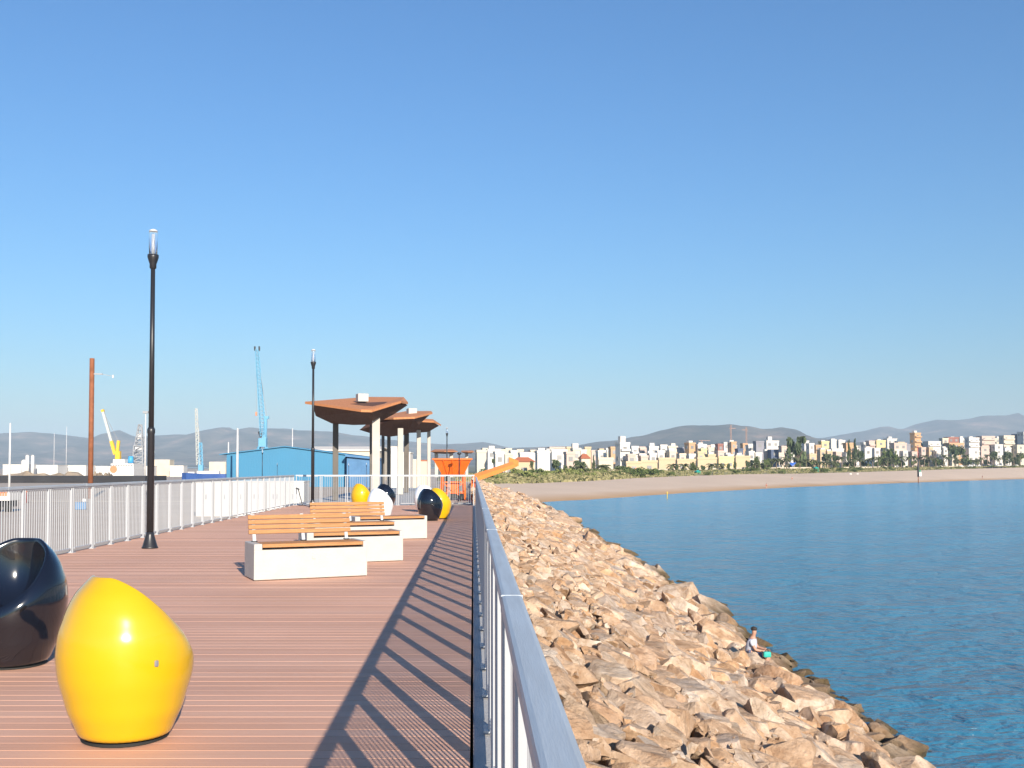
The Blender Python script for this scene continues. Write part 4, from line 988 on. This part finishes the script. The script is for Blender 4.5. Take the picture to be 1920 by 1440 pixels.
B = [  # x0, x1, ytop, extra distance, colour, label, options
 (891, 912, 847, 60, 'cream', 'pale block just right of the orange hopper, leftmost of the town', {}),
 (912, 928, 845, 120, 'white', 'white block between the hopper and the conveyor, taller of the pair', {'tower': 2}),
 (926, 945, 850, 40, 'white', 'white low block behind the conveyor arm', {}),
 (944, 962, 853, 90, 'cream', 'cream block above the conveyor head', {}),
 (960, 1003, 857, 0, 'sand', 'long low tan house right of the conveyor head with a tiled roof', {'tile': 1, 'name': 'house', 'cat': 'house', 'yaw': 6}),
 (972, 1006, 851, 110, 'white', 'white block behind the low tan house', {}),
 (1004, 1032, 848, 20, 'white', 'broad white block left of the first round tree', {'yaw': 8, 'tower': 1.5}),
 (1031, 1064, 846, 30, 'white', 'broad white block above the first round tree', {'yaw': 8}),
 (1028, 1070, 840, 190, 'pink', 'pinkish long roofline block behind the broad white blocks', {'yaw': 5}),
 (1063, 1074, 850, 10, 'pink', 'narrow pinkish block between the two round trees', {}),
 (1073, 1087, 843, 60, 'cream', 'cream block with a small tower above the second round tree', {'tower': 2.5}),
 (1086, 1107, 851, 20, 'cream', 'cream house with a reddish roof right of the second round tree', {'tile': 1}),
 (1118, 1138, 847, 70, 'white', 'white block right of the tall dark cypress', {}),
 (1120, 1151, 861, 0, 'cream', 'cream lower house in front, left of the tall white tower block', {'yaw': 4}),
 (1138, 1147, 850, 110, 'cream', 'slim cream block left of the small orange block', {}),
 (1145, 1155, 840, 90, 'orange', 'small orange block touching the tall white banded tower block', {}),
 (1155, 1182, 832, 40, 'white', 'tall white tower block with floor bands and a stepped top', {'bands': 1, 'tower': 3.2, 'yaw': 22}),
 (1181, 1198, 839, 50, 'white', 'white block attached right of the tall banded tower block', {'bands': 1}),
 (1197, 1215, 842, 110, 'pink', 'pinkish block right of the tall white banded pair', {}),
 (1198, 1217, 853, 50, 'white', 'low white house below the pinkish block', {}),
 (1214, 1236, 839, 90, 'white', 'white block with a rooftop tower, left of the orange stepped block', {'tower': 2.2}),
 (1217, 1236, 853, 40, 'white', 'low white house behind the tan seafront, left part', {}),
 (1235, 1252, 836, 100, 'white', 'taller white block above the orange stepped block', {}),
 (1250, 1271, 838, 130, 'cream', 'cream block with rooftop tower, left of the dark gap', {'tower': 2}),
 (1246, 1271, 851, 40, 'orange', 'orange stepped block above the tan seafront complex', {}),
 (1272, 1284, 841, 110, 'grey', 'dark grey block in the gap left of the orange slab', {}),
 (1285, 1305, 832, 90, 'orange', 'orange slab block with a white top, middle of the town', {'tower': 1.6, 'yaw': 24}),
 (1305, 1326, 835, 80, 'white', 'white slab block right of the orange one', {'tower': 1.5}),
 (1316, 1322, 843, 60, 'yellow', 'narrow dark yellow block in front of the white slab', {}),
 (1325, 1346, 841, 110, 'cream', 'cream block between the white slab and the dark block', {}),
 (1344, 1356, 834, 100, 'redbrown', 'dark brown slab left of the slim white slab', {}),
 (1354, 1369, 831, 110, 'white', 'slim white slab between two dark slabs', {}),
 (1368, 1382, 830, 100, 'orange', 'orange and white block below the pink tower cranes', {'tower': 1.5}),
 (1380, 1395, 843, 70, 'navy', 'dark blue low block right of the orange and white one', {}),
 (1391, 1402, 833, 130, 'orange', 'small orange block with a flat top, left of the white pair', {}),
 (1400, 1416, 836, 100, 'white', 'white block before the dark grey slab', {}),
 (1414, 1434, 829, 80, 'grey', 'dark grey slab left of the big white stepped block', {'yaw': 10}),
 (1433, 1462, 828, 90, 'white', 'big white stepped block left of the tall pine', {'tower': 3}),
 (1442, 1462, 845, 20, 'navy', 'dark blue glass block below the big white stepped block', {}),
 (1462, 1482, 838, 60, 'pink', 'pinkish white block left of the tall pine', {}),
 (1507, 1516, 828, 110, 'white', 'white block just right of the tall pine', {}),
 (1514, 1528, 833, 50, 'white', 'white house with red stripes right of the tall pine', {}),
 (1527, 1540, 836, 45, 'orange', 'salmon house left of the yellow block', {}),
 (1537, 1556, 829, 60, 'yellow', 'yellow block above the dark round tree', {'tower': 1.2}),
 (1555, 1570, 826, 80, 'white', 'white block with a row of roof gables, right of the yellow one', {'tower': 1.2}),
 (1569, 1586, 827, 85, 'white', 'white block next to the salmon terrace', {'tower': 1}),
 (1556, 1584, 843, 40, 'white', 'long white low house below the gabled white blocks', {}),
 (1583, 1602, 832, 50, 'orange', 'salmon terraced block left of the tall dark tree', {}),
 (1616, 1630, 831, 60, 'white', 'white block right of the tall dark tree', {}),
 (1626, 1642, 828, 45, 'pink', 'pink block with balconies right of the tall dark tree', {'bands': 1}),
 (1640, 1662, 827, 70, 'yellow', 'yellowish block left of the wide green tree', {'tower': 1.2}),
 (1660, 1684, 824, 90, 'white', 'white terraced block behind the wide green tree', {'tower': 2}),
 (1672, 1702, 832, 40, 'pink', 'pinkish white house right above the wide green tree', {}),
 (1694, 1713, 834, 60, 'grey', 'blue grey block left of the tall orange tower', {}),
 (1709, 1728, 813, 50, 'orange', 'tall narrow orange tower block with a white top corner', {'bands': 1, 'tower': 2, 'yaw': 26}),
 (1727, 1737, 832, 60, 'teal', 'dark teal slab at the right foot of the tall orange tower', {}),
 (1736, 1766, 829, 40, 'white', 'pinkish white block right of the dark teal slab', {'bands': 1}),
 (1764, 1780, 823, 50, 'cream', 'cream block left of the dark red roofs', {}),
 (1774, 1800, 821, 80, 'redbrown', 'block with dark red upper floor behind the round tree', {'tower': 1}),
 (1776, 1810, 832, 30, 'orange', 'orange low house above the round tree', {'yaw': 5}),
 (1797, 1816, 823, 90, 'white', 'white block right of the dark red one', {'tower': 2}),
 (1813, 1838, 822, 40, 'white', 'large white villa block with terraces at the right', {'bands': 1, 'tower': 1.5}),
 (1813, 1836, 842, 5, 'white', 'white lower villa with arches, below the large white one', {}),
 (1836, 1868, 819, 50, 'pink', 'pinkish cream block with balconies near the right end', {'bands': 1}),
 (1862, 1886, 823, 70, 'cream', 'cream stepped block, second of the right end group', {'tower': 2}),
 (1878, 1904, 818, 40, 'cream', 'cream terraced block left of the dark purple tower', {'bands': 1}),
 (1900, 1916, 815, 70, 'grey', 'dark purple grey tower near the right edge', {}),
 (1914, 1946, 811, 45, 'white', 'pale yellow tower block cut by the right edge', {'bands': 1}),
 (1950, 1990, 822, 60, 'cream', 'cream block outside the right edge', {}),
 # long tan seafront complex
 (1172, 1204, 868, -12, 'sand', 'tan seafront house left of the orange tent roof', {'yaw': 3, 'name': 'house', 'cat': 'house'}),
 (1200, 1234, 866, -12, 'sand', 'long tan seafront house behind the tent roof', {'yaw': 3, 'name': 'house', 'cat': 'house'}),
 (1233, 1268, 861, -10, 'sand', 'taller tan seafront house below the orange stepped block', {'yaw': 3, 'name': 'house', 'cat': 'house'}),
 (1267, 1306, 863, -10, 'sand', 'tan seafront house in the middle of the tan row', {'yaw': 3, 'name': 'house', 'cat': 'house'}),
 (1305, 1346, 860, -8, 'sand', 'tan seafront house with cream front, right of the middle one', {'yaw': 3, 'name': 'house', 'cat': 'house'}),
 (1345, 1378, 858, -8, 'yellow', 'yellowish seafront house with a terrace, second from the right of the tan row', {'yaw': 3, 'name': 'house', 'cat': 'house'}),
 (1377, 1408, 857, -8, 'sand', 'rightmost tan seafront house with a white gable end', {'yaw': 3, 'name': 'house', 'cat': 'house'}),
]
for x0, x1, yt, dY, co, lb, op in B: house(x0, x1, yt, dY, co, lb, **op)
def near_name(xm):
    b = min(B, key=lambda q: abs((q[0] + q[1]) / 2 - xm)); return ' '.join(b[5].split(',')[0].split()[:8])
# small fill houses of the back rows
rn = random.Random(31); k_ = 0
hues = {'white': 'white', 'cream': 'cream', 'pink': 'pinkish', 'sand': 'tan'}
x = 893
while x < 1925:
    w_ = rn.uniform(9, 17); base = interp([(893, 850), (1000, 849), (1150, 848), (1300, 843), (1500, 842), (1700, 836), (1920, 828)], x)
    co = rn.choice(['white', 'cream', 'pink', 'white', 'sand'])
    house(x, x + w_, base + rn.uniform(-9, 1), rn.uniform(140, 220), co, 'small ' + hues[co] + ' house just behind the ' + near_name(x + w_ / 2), yaw=rn.uniform(0, 14), win=1 if k_ % 2 else 0, cat='house', name='house')
    x += w_ * rn.uniform(.75, 1.1); k_ += 1
x = 1175
while x < 1925:                                                 # middle row
    w_ = rn.uniform(11, 20); base = interp([(1175, 853), (1300, 849), (1500, 849), (1700, 844), (1920, 838)], x)
    co = rn.choice(['white', 'cream', 'white', 'white', 'pink', 'sand'])
    house(x, x + w_, base + rn.uniform(-5, 6), rn.uniform(15, 35), co, hues[co] + ' low house beside the ' + near_name(x + w_ / 2), yaw=rn.uniform(2, 14), win=1, tower=rn.choice((0, 0, 1.5)), cat='house', name='house')
    x += w_ * rn.uniform(.9, 1.35)
# orange tent roof
Y = Ytown(1207) - 30; o3 = P(1207, 876, Y); r = empty('pavilion', (o3.x, Y, zland(1207) - .5), 0, 'white beach pavilion with an orange red tent roof', 'pavilion')
def rl(px, py, dy=0): return P(px, py, Y) - Vector((o3.x, Y, zland(1207) - .5)) + Vector((0, dy, 0))
MB().hull([rl(1188, 882, 0), rl(1213, 882, 0), rl(1188, 882, 7), rl(1213, 882, 7), rl(1193, 877.5, 3.5), rl(1200, 877.5, 3.5)]).build('roof', M['ship_orange'], r)
a, c = rl(1190, 882), rl(1225, 884); b = MB(); b.box((0, 3.5, a.z / 2), ((c.x - a.x) * .8, 6, a.z)); b.hull([rl(1213, 880), rl(1228, 888), rl(1213, 888), rl(1213, 880, 5), rl(1228, 888, 5), rl(1213, 888, 5)]); b.build('wall', M['ship_white'], r)
# promenade walls
for x0, x1, lb in ((1075, 1155, 'low cream promenade wall left of the tent roof'), (1222, 1292, 'low cream promenade wall in front of the tan seafront houses'), (1304, 1410, 'longest low cream promenade wall, below the right half of the tan row'),
                   (1425, 1520, 'low cream promenade wall below the tall pine'), (1582, 1665, 'low cream promenade wall left of the wide green tree'), (1765, 1810, 'low tan wall below the orange house')):
    b = MB(); n = 8
    for i in range(n):
        xa = x0 + (x1 - x0) * i / n; xc = x0 + (x1 - x0) * (i + 1) / n; pa = P(xa, 876, Ytown(xa) - 18); pc = P(xc, 876, Ytown(xc) - 18)
        za = zland(xa) - .2; zc = zland(xc) - .2; b.slab([(pa.x, pa.y, za + .9), (pc.x, pc.y, zc + .9), (pc.x + .1, pc.y + .6, zc + .9), (pa.x + .1, pa.y + .6, za + .9)], 1.6)
    tag(b.build('promenade_wall', M['cream_wall']), lb, 'wall')
# tower cranes
for px, yt, yj, jl, lb in ((1371, 797, 803, 9, 'faint tower crane above the slim white slab'), (1400, 801, 806, -8, 'faint pink tower crane right of the other, above the white pair'), (1316, 826, 826, 16, 'thin ochre tower crane jib above the white slab')):
    Y = 900; p = P(px, 876, Y); r = empty('tower_crane', (p.x, Y, 1), 0, lb, 'tower crane', 'tower cranes over the town')
    h = P(px, yt, Y).z - 1; zj = P(px, yj, Y).z - 1; jw = jl / F * Y
    b = MB(); lattice(b, (0, 0, 0), (0, 0, h), 1.0, .9, 14, .12); b.build('mast', M['crane_faint'], r)
    MB().beam((-jw * .35, 0, zj), (jw, 0, zj), .35, .4).build('jib', M['crane_faint'], r)

# ------------------------------------------------------------------ vegetation
def crown_mesh(kind, seed, mt, n=420):
    "leaf clumps on the unit tree: height 1 from the ground, crown radius .5 of its width"
    rn = random.Random(seed); vs, fs = [], []; cl = []
    if kind == 'round': cl = [(Vector((rn.uniform(-.55, .55), rn.uniform(-.5, .5), rn.uniform(.40, .82))), rn.uniform(.24, .40)) for _ in range(9)]
    elif kind == 'tall': cl = [(Vector((rn.uniform(-.35, .35) * (1.2 - t), rn.uniform(-.3, .3), .14 + .8 * t)), .34 * (1.15 - t)) for t in [i / 10 for i in range(11)]]
    elif kind == 'pine': cl = [(Vector((rn.uniform(-.75, .6), rn.uniform(-.4, .4), z)), rn.uniform(.16, .30)) for z in (.28, .38, .46, .55, .6, .68, .75, .82, .88, .93)]
    elif kind == 'shrub': cl = [(Vector((rn.uniform(-.7, .7), rn.uniform(-.5, .5), rn.uniform(.25, .7))), rn.uniform(.25, .42)) for _ in range(7)]
    for _ in range(n):
        c, r_ = rn.choice(cl); v = Vector((rn.gauss(0, 1), rn.gauss(0, 1), rn.gauss(0, 1))).normalized() * r_ * rn.uniform(.55, 1.05)
        p = c + Vector((v.x, v.y, v.z * .62)); s = rn.uniform(.05, .105)
        q = Euler((rn.uniform(0, 6.3), rn.uniform(0, 6.3), rn.uniform(0, 6.3))).to_matrix()
        i0 = len(vs); vs += [p + q @ Vector(k) * s for k in ((-1, -.6, 0), (1, -.7, .2), (.8, .8, 0), (-.7, .7, .25))]; fs.append((i0, i0 + 1, i0 + 2, i0 + 3))
    vs = [Vector((v.x, v.y, min(1.0, max(.03, v.z)))) for v in vs]
    return raw_mesh('crown', vs, fs, mt)
crowns = {}
for kind, mt in (('round', 'leaf_dark'), ('tall', 'leaf_dark'), ('pine', 'leaf_dark'), ('shrub', 'leaf_mid')):
    crowns[kind] = [crown_mesh(kind, s + 3, M[mt], 520 if kind != 'shrub' else 260) for s in range(3)]
crowns['green'] = [crown_mesh('shrub', s + 13, M['leaf_green'], 300) for s in range(2)]
crowns['broad'] = [crown_mesh('round', s + 23, M['leaf_mid'], 520) for s in range(2)]
trunk_me = MB().tube((0, 0, -.05), (.02, 0, .35), .035, .024, 8).tube((.02, 0, .33), (-.15, .05, .6), .02, .01, 6).tube((.02, 0, .33), (.18, -.05, .62), .02, .01, 6).tube((.02, 0, .33), (.03, .02, .75), .02, .01, 6).mesh('trunk', M['trunk'])
def tree(kind, px, yt, yb, wpx, Y, label, cat='tree', group='trees along the seafront', seed=0, name='tree'):
    p = P(px, yb, Y); h = P(px, yt, Y).z - p.z; wr = wpx / F * Y / 2
    r = empty(name, p, 0, label, cat, group)
    c = link('crown', crowns[kind][seed % len(crowns[kind])], r); c.scale = (wr * 1.05, wr * 1.05, h)
    if name != 'shrub':
        t = link('trunk', trunk_me, r); t.scale = (h * .9, h * .9, h)
    return r
def palm_mesh(seed):
    rn = random.Random(seed); vs, fs = [], []
    for i in range(17):
        a = i * 2.4 + rn.uniform(-.2, .2); el = rn.uniform(-.25, .95); d = Vector((math.cos(a), math.sin(a), 0)); s = Vector((-d.y, d.x, 0)); L_ = rn.uniform(1.7, 2.3); prev = None
        for j in range(6):
            t = j / 5; p = d * (L_ * t * math.cos(el * .6)) + Vector((0, 0, L_ * (math.sin(el) * t - .75 * t * t)))
            w_ = .30 * math.sin(math.pi * min(1, t * .9 + .12)) + .02
            vs += [p + s * w_ + Vector((0, 0, -w_ * .5)), p, p - s * w_ + Vector((0, 0, -w_ * .5))]; k = len(vs)
            if j: fs += [(k - 6, k - 5, k - 2, k - 3), (k - 5, k - 4, k - 1, k - 2)]
    return raw_mesh('crown', vs, fs, M['leaf_palm'])
palms = [palm_mesh(s) for s in range(3)]
ptr = MB().lathe([(.26, -.3), (.19, .4), (.16, .5), (.15, 1.0)], 8).mesh('trunk', M['palm_trunk'])
def palm(px, yt, Y, zb, label):
    p = P(px, 876, Y); top = P(px, yt, Y).z; h = max(2.5, top - zb - .9); r = empty('palm_tree', (p.x, Y, zb), random.uniform(0, 6), label, 'palm tree', 'palm trees along the beach promenade')
    t = link('trunk', ptr, r); t.scale = (1.3, 1.3, h); c = link('crown', palms[int(px) % 3], r, (0, 0, h)); c.scale = (1.6, 1.6, 1.5)
T = [('round', 1042, 861, 886, 23, -15, 'first round dark green tree, in front of the broad white blocks'), ('round', 1087, 863, 888, 29, -15, 'second and larger round green tree right of the first'),
     ('tall', 1113, 853, 886, 11, -5, 'dark cypress between the cream house and the white block'), ('round', 1060, 872, 888, 14, -10, 'low dark tree between the two round green trees'), ('round', 1072, 873, 889, 14, -12, 'low dark tree left of the larger round tree'),
     ('pine', 1495, 818, 883, 46, -10, 'tall irregular pine rising above the roofs, right of the big white block'), ('round', 1549, 850, 872, 25, -10, 'dark round tree below the yellow block'), ('round', 1566, 852, 872, 16, -8, 'smaller dark tree right of the dark round one'),
     ('tall', 1592, 824, 874, 15, -5, 'left tall dark tree of the pair beside the salmon terrace'), ('tall', 1603, 822, 872, 18, -8, 'right and higher tall dark tree of the pair'), ('round', 1612, 842, 872, 18, -6, 'dark bushy tree at the foot of the tall pair'),
     ('broad', 1671, 841, 880, 38, -12, 'wide green tree left of the tall orange tower'), ('broad', 1652, 852, 880, 18, -14, 'green tree at the left side of the wide one'), ('round', 1792, 833, 868, 36, -12, 'round green tree in front of the orange house'),
     ('round', 1864, 846, 866, 18, -12, 'small dark tree below the pinkish cream block'), ('round', 1888, 846, 872, 24, -14, 'dark bushy tree near the right end'), ('broad', 1912, 848, 874, 18, -14, 'green tree by the right edge'),
     ('broad', 1300, 866, 887, 15, -30, 'rounded olive tree before the tan seafront row'), ('round', 1269, 873, 885, 10, -28, 'small dark tree before the tan row, left of the olive tree'), ('round', 1318, 872, 886, 11, -28, 'small dark tree right of the olive tree'),
     ('round', 1366, 869, 885, 9, -28, 'small dark tree before the yellowish seafront house'), ('round', 1378, 865, 885, 9, -28, 'upright small tree before the rightmost tan house'), ('round', 1402, 863, 884, 11, -26, 'small tree at the right end of the tan row'),
     ('round', 997, 864, 884, 9, -10, 'small tree behind the conveyor head'), ('round', 925, 860, 872, 10, 20, 'small tree above the conveyor arm'), ('broad', 1420, 855, 884, 15, -22, 'greenish tree below the dark grey slab'), ('broad', 1437, 858, 884, 14, -24, 'greenish tree left of the dark blue glass block')]
for i, (k, px, yt, yb, w_, dY, lb) in enumerate(T): tree(k, px, yt, yb, w_, Ytown(px) + dY, lb, seed=i)
rn = random.Random(5)
for i in range(46):
    px = rn.uniform(1412, 1925); hh = rn.uniform(9, 19); yb = interp([(1412, 885), (1600, 880), (1800, 875), (1925, 872)], px)
    tree(rn.choice(['broad', 'round', 'broad']), px, yb - hh, yb, hh * rn.uniform(.8, 1.3), Ytown(px) + rn.uniform(-14, -6), 'leafy tree in the green belt between the beach promenade and the town houses', seed=i)
rn = random.Random(8); px = 1408
while px < 1925:
    base = interp([(1408, 862), (1500, 858), (1600, 858), (1700, 855), (1800, 855), (1920, 852)], px)
    palm(px, base + rn.uniform(-4, 7), Ytown(px) + rn.uniform(-25, -12), zland(px) - .5, 'palm tree in the row along the beach promenade in front of the town')
    px += rn.uniform(7, 15)
for px in (1090, 1128, 1134, 1262, 1283, 1335, 1352): palm(px, interp([(1090, 872), (1400, 868)], px), Ytown(px) - 22, zland(px) - .5, 'single palm tree standing before the left half of the town')
rn = random.Random(19)
for i in range(90):                                             # shrubs behind the beach
    px = rn.uniform(900, 1930); near = rn.random(); Y = Ybtop(px) * (1 - near) + Ytown(px) * near - 4 if px > 1200 else Ybtop(px) + (Ytown(px) - Ybtop(px)) * (.25 + .7 * near)
    a = P(px, interp(BTOP, px), Ybtop(px)); z = a.z + (zland(px) - a.z) * max(0, min(1, (Y - Ybtop(px)) / (Ytown(px) - Ybtop(px))))
    p = P(px, 876, Y); s = rn.uniform(1.0, 1.9) if px < 1240 else rn.uniform(.7, 1.4)
    kind = 'green' if px < 1130 and near < .7 else 'shrub'
    r = empty('shrub', (p.x, Y, z - .15), rn.uniform(0, 6), 'low ' + ('yellow green' if kind == 'green' else 'dull green') + ' shrub among the dune grass behind the beach', 'shrub', 'shrubs behind the beach')
    c = link('crown', crowns[kind][i % 2], r); c.scale = (s * 2.0, s * 1.8, s * 1.7)
# ------------------------------------------------------------------ things on the beach and in the water
def stand_person(px, py, Y, cloth, label, hgt=1.7):
    p = P(px, py, Y); r = empty('person', p, random.uniform(0, 6), label, 'person')
    N_ = [(0, 0, .92, (.15, .11)), (0, 0, 1.15, (.135, .10)), (0, 0, 1.38, (.17, .10)), (0, 0, 1.48, .055), (0, 0, 1.58, .085), (0, 0, 1.68, .08), (.2, 0, 1.38, .05), (.25, .05, 1.1, .04), (.27, .12, .85, .035), (-.2, 0, 1.38, .05), (-.25, .03, 1.1, .04), (-.26, .1, .85, .035),
          (.09, 0, .85, .085), (.11, .08, .48, .06), (.11, .02, .04, .045), (-.09, 0, .85, .085), (-.11, -.08, .48, .06), (-.12, -.2, .04, .045)]
    E_ = [(0, 1), (1, 2), (2, 3), (3, 4), (4, 5), (2, 6), (6, 7), (7, 8), (2, 9), (9, 10), (10, 11), (0, 12), (12, 13), (13, 14), (0, 15), (15, 16), (16, 17)]
    skin_body('body', N_, E_, M['skin'], r, 1)
    skin_body('shirt', [(0, 0, .82, (.17, .13)), (0, 0, 1.15, (.155, .12)), (0, 0, 1.36, (.185, .12)), (.2, 0, 1.36, .065), (.23, .03, 1.2, .055), (-.2, 0, 1.36, .065), (-.23, .02, 1.2, .055)], [(0, 1), (1, 2), (2, 3), (3, 4), (2, 5), (5, 6)], M[cloth], r, 1)
    MB().sphere((0, -.01, 1.68), (.1, .1, .1), 1).build('hair', M['hair'], r, True)
    k = hgt / 1.75; r.scale = (k, k, k); return r
stand_person(1437, 917, Yshore(1437) + 4, 'red_cloth', 'tiny person in dark red walking on the wet sand, left of the beacon')
stand_person(1485, 903, Yshore(1485) + 48, 'red_cloth', 'tiny person in dark red farther up the sand below the tall pine')
stand_person(1842, 898, Yshore(1842) + 10, 'red_cloth', 'tiny person near the water right of the beacon')
# beacon
p = G(1722, 906, WATER_Z); Y = p.y; r = empty('beacon', p, 0, 'dark beacon pole with a white and green panel at the water line', 'beacon')
zz = lambda py: P(1722, py, Y).z - WATER_Z
MB().lathe([(.16, -.5), (.16, zz(886))], 10).build('pole', M['rust'], r, True)
MB().lathe([(.34, zz(894)), (.36, zz(886)), (.36, zz(874)), (.22, zz(868)), (.10, zz(858))], 12).build('daymark', M['dark_metal'], r, True)
MB().lathe([(.12, zz(858)), (.10, zz(836))], 8).build('topmark', M['red_paint'], r, True)
x = P(1727, 890, Y).x - p.x; MB().box((x * .75, 0, (zz(885) + zz(893)) / 2), (.9, .12, zz(885) - zz(893)), bev=.03).build('panel', M['ship_white'], r)
MB().box((x * .62, -.02, (zz(881) + zz(885.2)) / 2), (.7, .12, zz(881.5) - zz(885)), bev=.03).build('panel', M['green_bin'], r)
p = G(1251, 935.5, WATER_Z); r = empty('marker_post', p, 0, 'thin yellow marker post standing in the shallow water off the beach', 'marker')
h = P(1251, 922, p.y).z - WATER_Z; MB().lathe([(.09, -.5), (.09, h - .3), (.13, h - .25), (.13, h)], 8).build('shaft', M['sign_yellow'], r, True)
p = P(1486, 872, Ytown(1486) - 24); r = empty('beach_flag', (p.x, p.y, zland(1486) - .5), 0, 'blue triangular awning on a post below the tall pine', 'awning')
h = p.z - zland(1486) + .5; MB().tube((0, 0, 0), (0, 0, h), .08, n=6).build('post', M['mast_grey'], r); MB().hull([(-1.7, 0, h + 1.2), (1.9, 0, h + 1.2), (-1.7, .6, h + 1.2), (1.9, .6, h + 1.2), (0, .3, h - .8)]).build('cloth', M['awning_blue'], r)
for px, py, w_, lb in ((1308, 893.5, 1.6, 'green beach kiosk box before the tan row'), (1530, 885, 1.7, 'green kiosk box on the dune right of the tall pine')):
    Y = Ybtop(px) + 25; p = P(px, py, Y); r = empty('kiosk', p, .3, lb, 'kiosk'); MB().box((0, 0, .8), (w_, w_, 2.0), bev=.05).build('body', M['green_bin'], r); MB().hull([(-w_ * .6, -w_ * .6, 1.8), (w_ * .6, -w_ * .6, 1.8), (w_ * .6, w_ * .6, 1.8), (-w_ * .6, w_ * .6, 1.8), (0, 0, 2.4)]).build('roof', M['turquoise'], r)
for i, px in enumerate((1850, 1860, 1870, 1880)):
    Y = Ybtop(px) + 4; p = P(px, interp(BTOP, px) + .5, Y); r = empty('boat', (p.x, Y, p.z - .1), .2, 'dark small boat laid up on the sand at the far right', 'boat', 'boats laid up on the beach')
    b = MB(); vv = []
    for t, w_ in ((-2.2, .5), (-1, .8), (.6, .8), (2.2, .08)): vv.append([b.bm.verts.new(q) for q in ((t, -w_, .95), (t, -w_ * .5, 0), (t, w_ * .5, 0), (t, w_, .95))])
    for A, B_ in zip(vv, vv[1:]):
        for j in range(4): b.bm.faces.new((A[j], A[(j + 1) % 4], B_[(j + 1) % 4], B_[j]))
    b.bm.faces.new(vv[0]); b.bm.faces.new(vv[-1]); b.build('hull', M['dark_metal'], r); MB().box((-.6, 0, .85), (.25, 1.5, .06)).build('thwart', M['trunk'], r)
car0 = None
for px, yb in ((1800, 872), (1818, 873), (1833, 872), (1856, 872), (1872, 871), (1889, 872), (1904, 871)):
    Y = Ytown(px) - 16; p = P(px, 876, Y); z = zland(px) - .2
    if car0 is None: car0 = c = car((p.x, Y, z), .1, 'car_white', 'white car parked along the seafront road at the right', 'white cars parked along the seafront')
    else: c = copy_tree(car0); c.location = (p.x, Y, z); c.rotation_euler[2] = random.choice((.05, .2, 3.2))
for px, lb in ((1596, 'left white lifeguard chair on the sand'), (1609, 'right white lifeguard chair on the sand')):
    Y = Ybtop(px) - 25; p = P(px, 899, Y); r = empty('beach_chair', p, 0, lb, 'lifeguard chair'); b = MB()
    for sx in (-1, 1):
        for sy in (-1, 1): b.beam((sx * .6, sy * .6, -.3), (sx * .35, sy * .35, 1.6), .1)
    b.build('frame', M['ship_white'], r); MB().box((0, 0, 1.65), (.9, .9, .1)).box((0, .42, 2.1), (.9, .08, .9)).build('seat', M['ship_white'], r)
